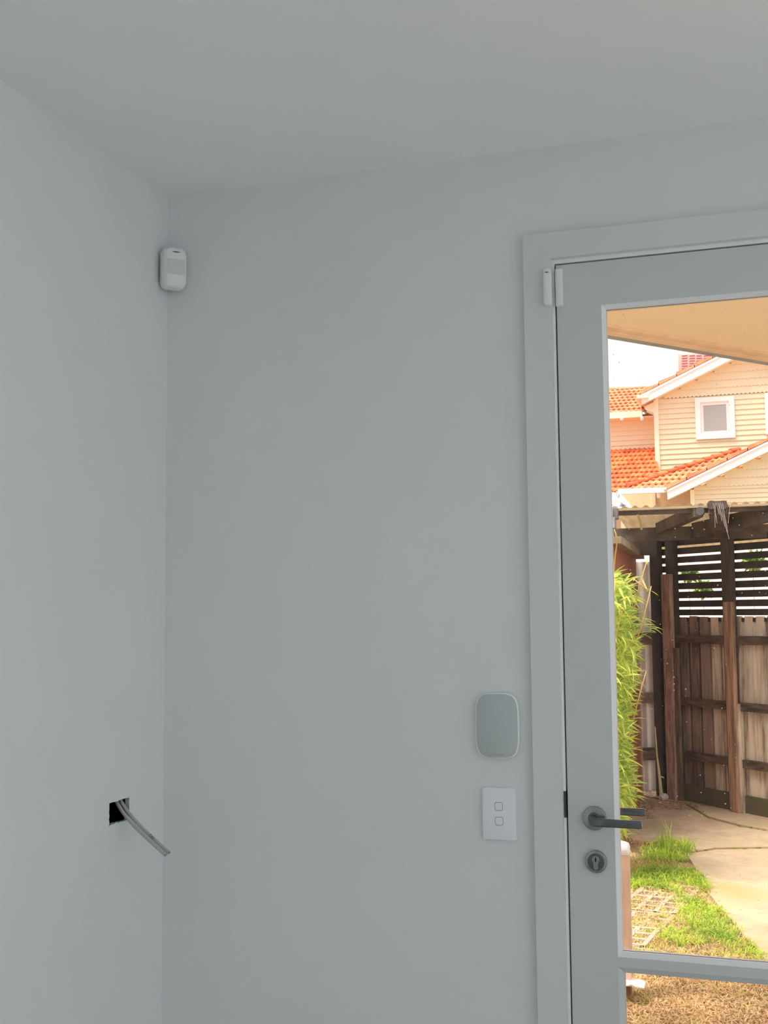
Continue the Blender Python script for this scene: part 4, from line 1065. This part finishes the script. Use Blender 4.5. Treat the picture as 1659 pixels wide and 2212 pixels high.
# lower-left saturated roof
zt0 = hxz(1380, 971, YR-.02)[1]; sl = .5
nn = Vector((0, -sl, 1)).normalized(); q = hitP(1360, 1062, Vector((0, YR-.02, zt0)), nn)
tl_ = slope_dims(q.y, q.z, sl, 1360, 1062, 974, 9.5)
r2 = tiled_roof('lower_roof', q.y, q.z, sl, [(1225, 1068), (1420, 1060), (1421, 971), (1225, 981)], .125, tl_, TILE)
# lower hip roof (salmon), in front of the main wall
YL = YH-3.3
zl0 = hxz(1450, 1058, YL+.3)[1]
tl_ = slope_dims(YL+.3, zl0, .5, 1450, 1056, 1020, 4)
r3 = tiled_roof('hip_roof', YL+.3, zl0, .5, [(1352, 1060), (1470, 1055), (1700, 1045), (1700, 945), (1597, 972), (1440, 1020), (1362, 1050)], .15, tl_, TILE2)
nn = r3[2]
hipP = [hitP(x, y, r3[1]+nn*.05, nn) for x, y in ((1356, 1050), (1440, 1021), (1597, 970))]
n_ = 12
for k_ in range(n_):
    t_ = k_/n_; t2 = (k_+1.04)/n_
    def at(t): return hipP[0].lerp(hipP[1], t*3) if t < 1/3 else hipP[1].lerp(hipP[2], (t-1/3)*1.5)
    p, q = at(t_), at(min(t2, 1)); MB().tube([p+nn*.03, q], [.085, .07], 8, True, .7).build('ridge_cap', TILE, house)
# gutter of the hip roof
a_ = hitY(1335, 1067, YL+.15); b_ = hitY(1461, 1054.5, YL+.15)
MB().box((a_.x, YL+.1, b_.z-.09), (b_.x, YL+.25, b_.z+.03)).build('house_gutter', WHITE, house)
a_ = hitY(1433, 1058, YL-.1); b_ = hitY(1461, 1051, YL-.1)
MB().box((a_.x, YL-.1, a_.z), (b_.x, YL+.1, b_.z)).build('house_gutter', WHITE, house)
# tan recessed wall below gutter, white soffit wedge, lamp
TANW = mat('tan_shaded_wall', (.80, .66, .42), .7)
xw0 = hxz(1410, 1080, YL+1.0)[0]; xw1 = hxz(1500, 1080, YL+1.0)[0]
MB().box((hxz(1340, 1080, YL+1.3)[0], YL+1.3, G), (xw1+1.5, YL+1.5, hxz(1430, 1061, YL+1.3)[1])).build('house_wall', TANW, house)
MB().box((xw0-.03, YL+1.2, G), (xw0+.05, YL+1.3, hxz(1430, 1061, YL+1.3)[1])).build('corner_board', CREAM2, house)
q = hitY(1423, 1070, YL+.3); MB().tube([q+Vector((0, 0, .07)), q, q-Vector((0, 0, .06))], [.03, .05, .04], 8).build('eave_fitting', WHITE, house)
# lower front gable
g0x, g0z = hxz(1442, 1079, YL-.4); g1x, g1z = hxz(1659, 975, YL-.4); gs = (g1z-g0z)/(g1x-g0x)
gax = hxz(1800, 950, YL-.4)[0]; gaz = g0z+gs*(gax-g0x)
gth = hxz(1600, 1003-21, YL-.4)[1]-hxz(1600, 1003, YL-.4)[1]
for sg in (-1, 1):
    xx = gax+sg*(gax-g0x)
    MB().prism([Vector((gax, YL-.38, gaz+.03)), Vector((xx, YL-.38, g0z+.03)), Vector((xx, YL-.38, g0z+.06)), Vector((gax, YL-.38, gaz+.06))], (0, .42, 0)).build('verge_lining', CREAM2, house)
barge(gax, gaz, g0x, YL-.4, gs, gth, house); barge(gax, gaz, 2*gax-g0x, YL-.4, gs, gth, house)
lx = hxz(1495.5, 1080, YL)[0]
zE = gaz-gs*(gax-lx)
MB().prism([Vector((lx, YL+.03, G)), Vector((2*gax-lx, YL+.03, G)), Vector((2*gax-lx, YL+.03, zE)), Vector((gax, YL+.03, gaz)), Vector((lx, YL+.03, zE))], (0, .2, 0)).build('house_wall', CREAM, house)
MB().box((lx-3.4, YL-.12, G), (2*gax-lx, YL-.05, 3.0)).build('bright_gap_backing', mat('backing_white', (.93, .92, .88), .7), house)  # white block added behind the screen so the slat gaps look bright
z_ = hxz(1580, 1056, YL)[1]; pl_ = z_-hxz(1580, 1056+9.8, YL)[1]
boards(lx+.04, 2*gax-lx, YL, z_, pl_, 1.0, house)
MB().box((lx-.04, YL-.05, G), (lx+.05, YL+.03, zE)).build('corner_board', CREAM2, house)
zs_ = hxz(1580, 1048, YL)[1]; rp2 = hxz(1580, 1048-17, YL)[1]-zs_
shingles(lx, 2*gax-lx, YL, zs_, 6, rp2, gs, gax, gaz, house)
MB().prism([Vector((gax, YL-.35, gaz+gth*.6)), Vector((g0x, YL-.35, gaz-gs*(gax-g0x)+gth*.6)), Vector((g0x, YL-.35, gaz-gs*(gax-g0x)+gth*.4)), Vector((gax, YL-.35, gaz+gth*.4))], (0, .7, 0)).build('roof_slab', TILE2, house)

# bushes behind the slatted screen
HG = mat('hedge_green', (.42, .60, .12), .7, color2=(.16, .30, .05), per='island', scale=3, trans=.3)
for bx, by, R_, D_ in ((1488, 1240, .16, 19), (1626, 1212, .22, 18), (1519, 1272, .20, 18.5)):
    c = hitD(bx, by, D_); g = MB(); hh = c.z-G+R_*.5
    g.tube([(c.x, c.y, G), (c.x, c.y, c.z)], [.007, .004], 5)
    tr_ = g.build('stem', HG, None, at=(c.x, c.y, G)); 
    root = empty('garden_shrub', (c.x, c.y, G), {1488: 'small yellow-green shrub seen through the left bay of the slatted screen', 1626: 'yellow-green shrub seen through the right bay of the slatted screen', 1519: 'low green shrub beside the other one in the left slatted bay'}[bx], 'shrub')
    tr_.parent = root; tr_.location = (0, 0, 0)
    g = MB()
    for _ in range(420):
        v = Vector((rnd.gauss(0, 1), rnd.gauss(0, 1), rnd.gauss(0, 1))).normalized()*R_*rnd.uniform(.6, 1)*.6
        p = c+Vector((v.x, v.y, v.z*.9)); M_ = leafmat(p, rnd.uniform(0, 6.28), rnd.uniform(-1, 1), rnd.uniform(-1, 1), rnd.uniform(.08, .14))
        k_ = len(g.v); g.v += [M_ @ Vector((x, y*3, z)) for x, y, z in LP]; g.f += [tuple(i+k_ for i in f) for f in LF]
    g.build('foliage', HG, root, kind='stuff', fix=False)
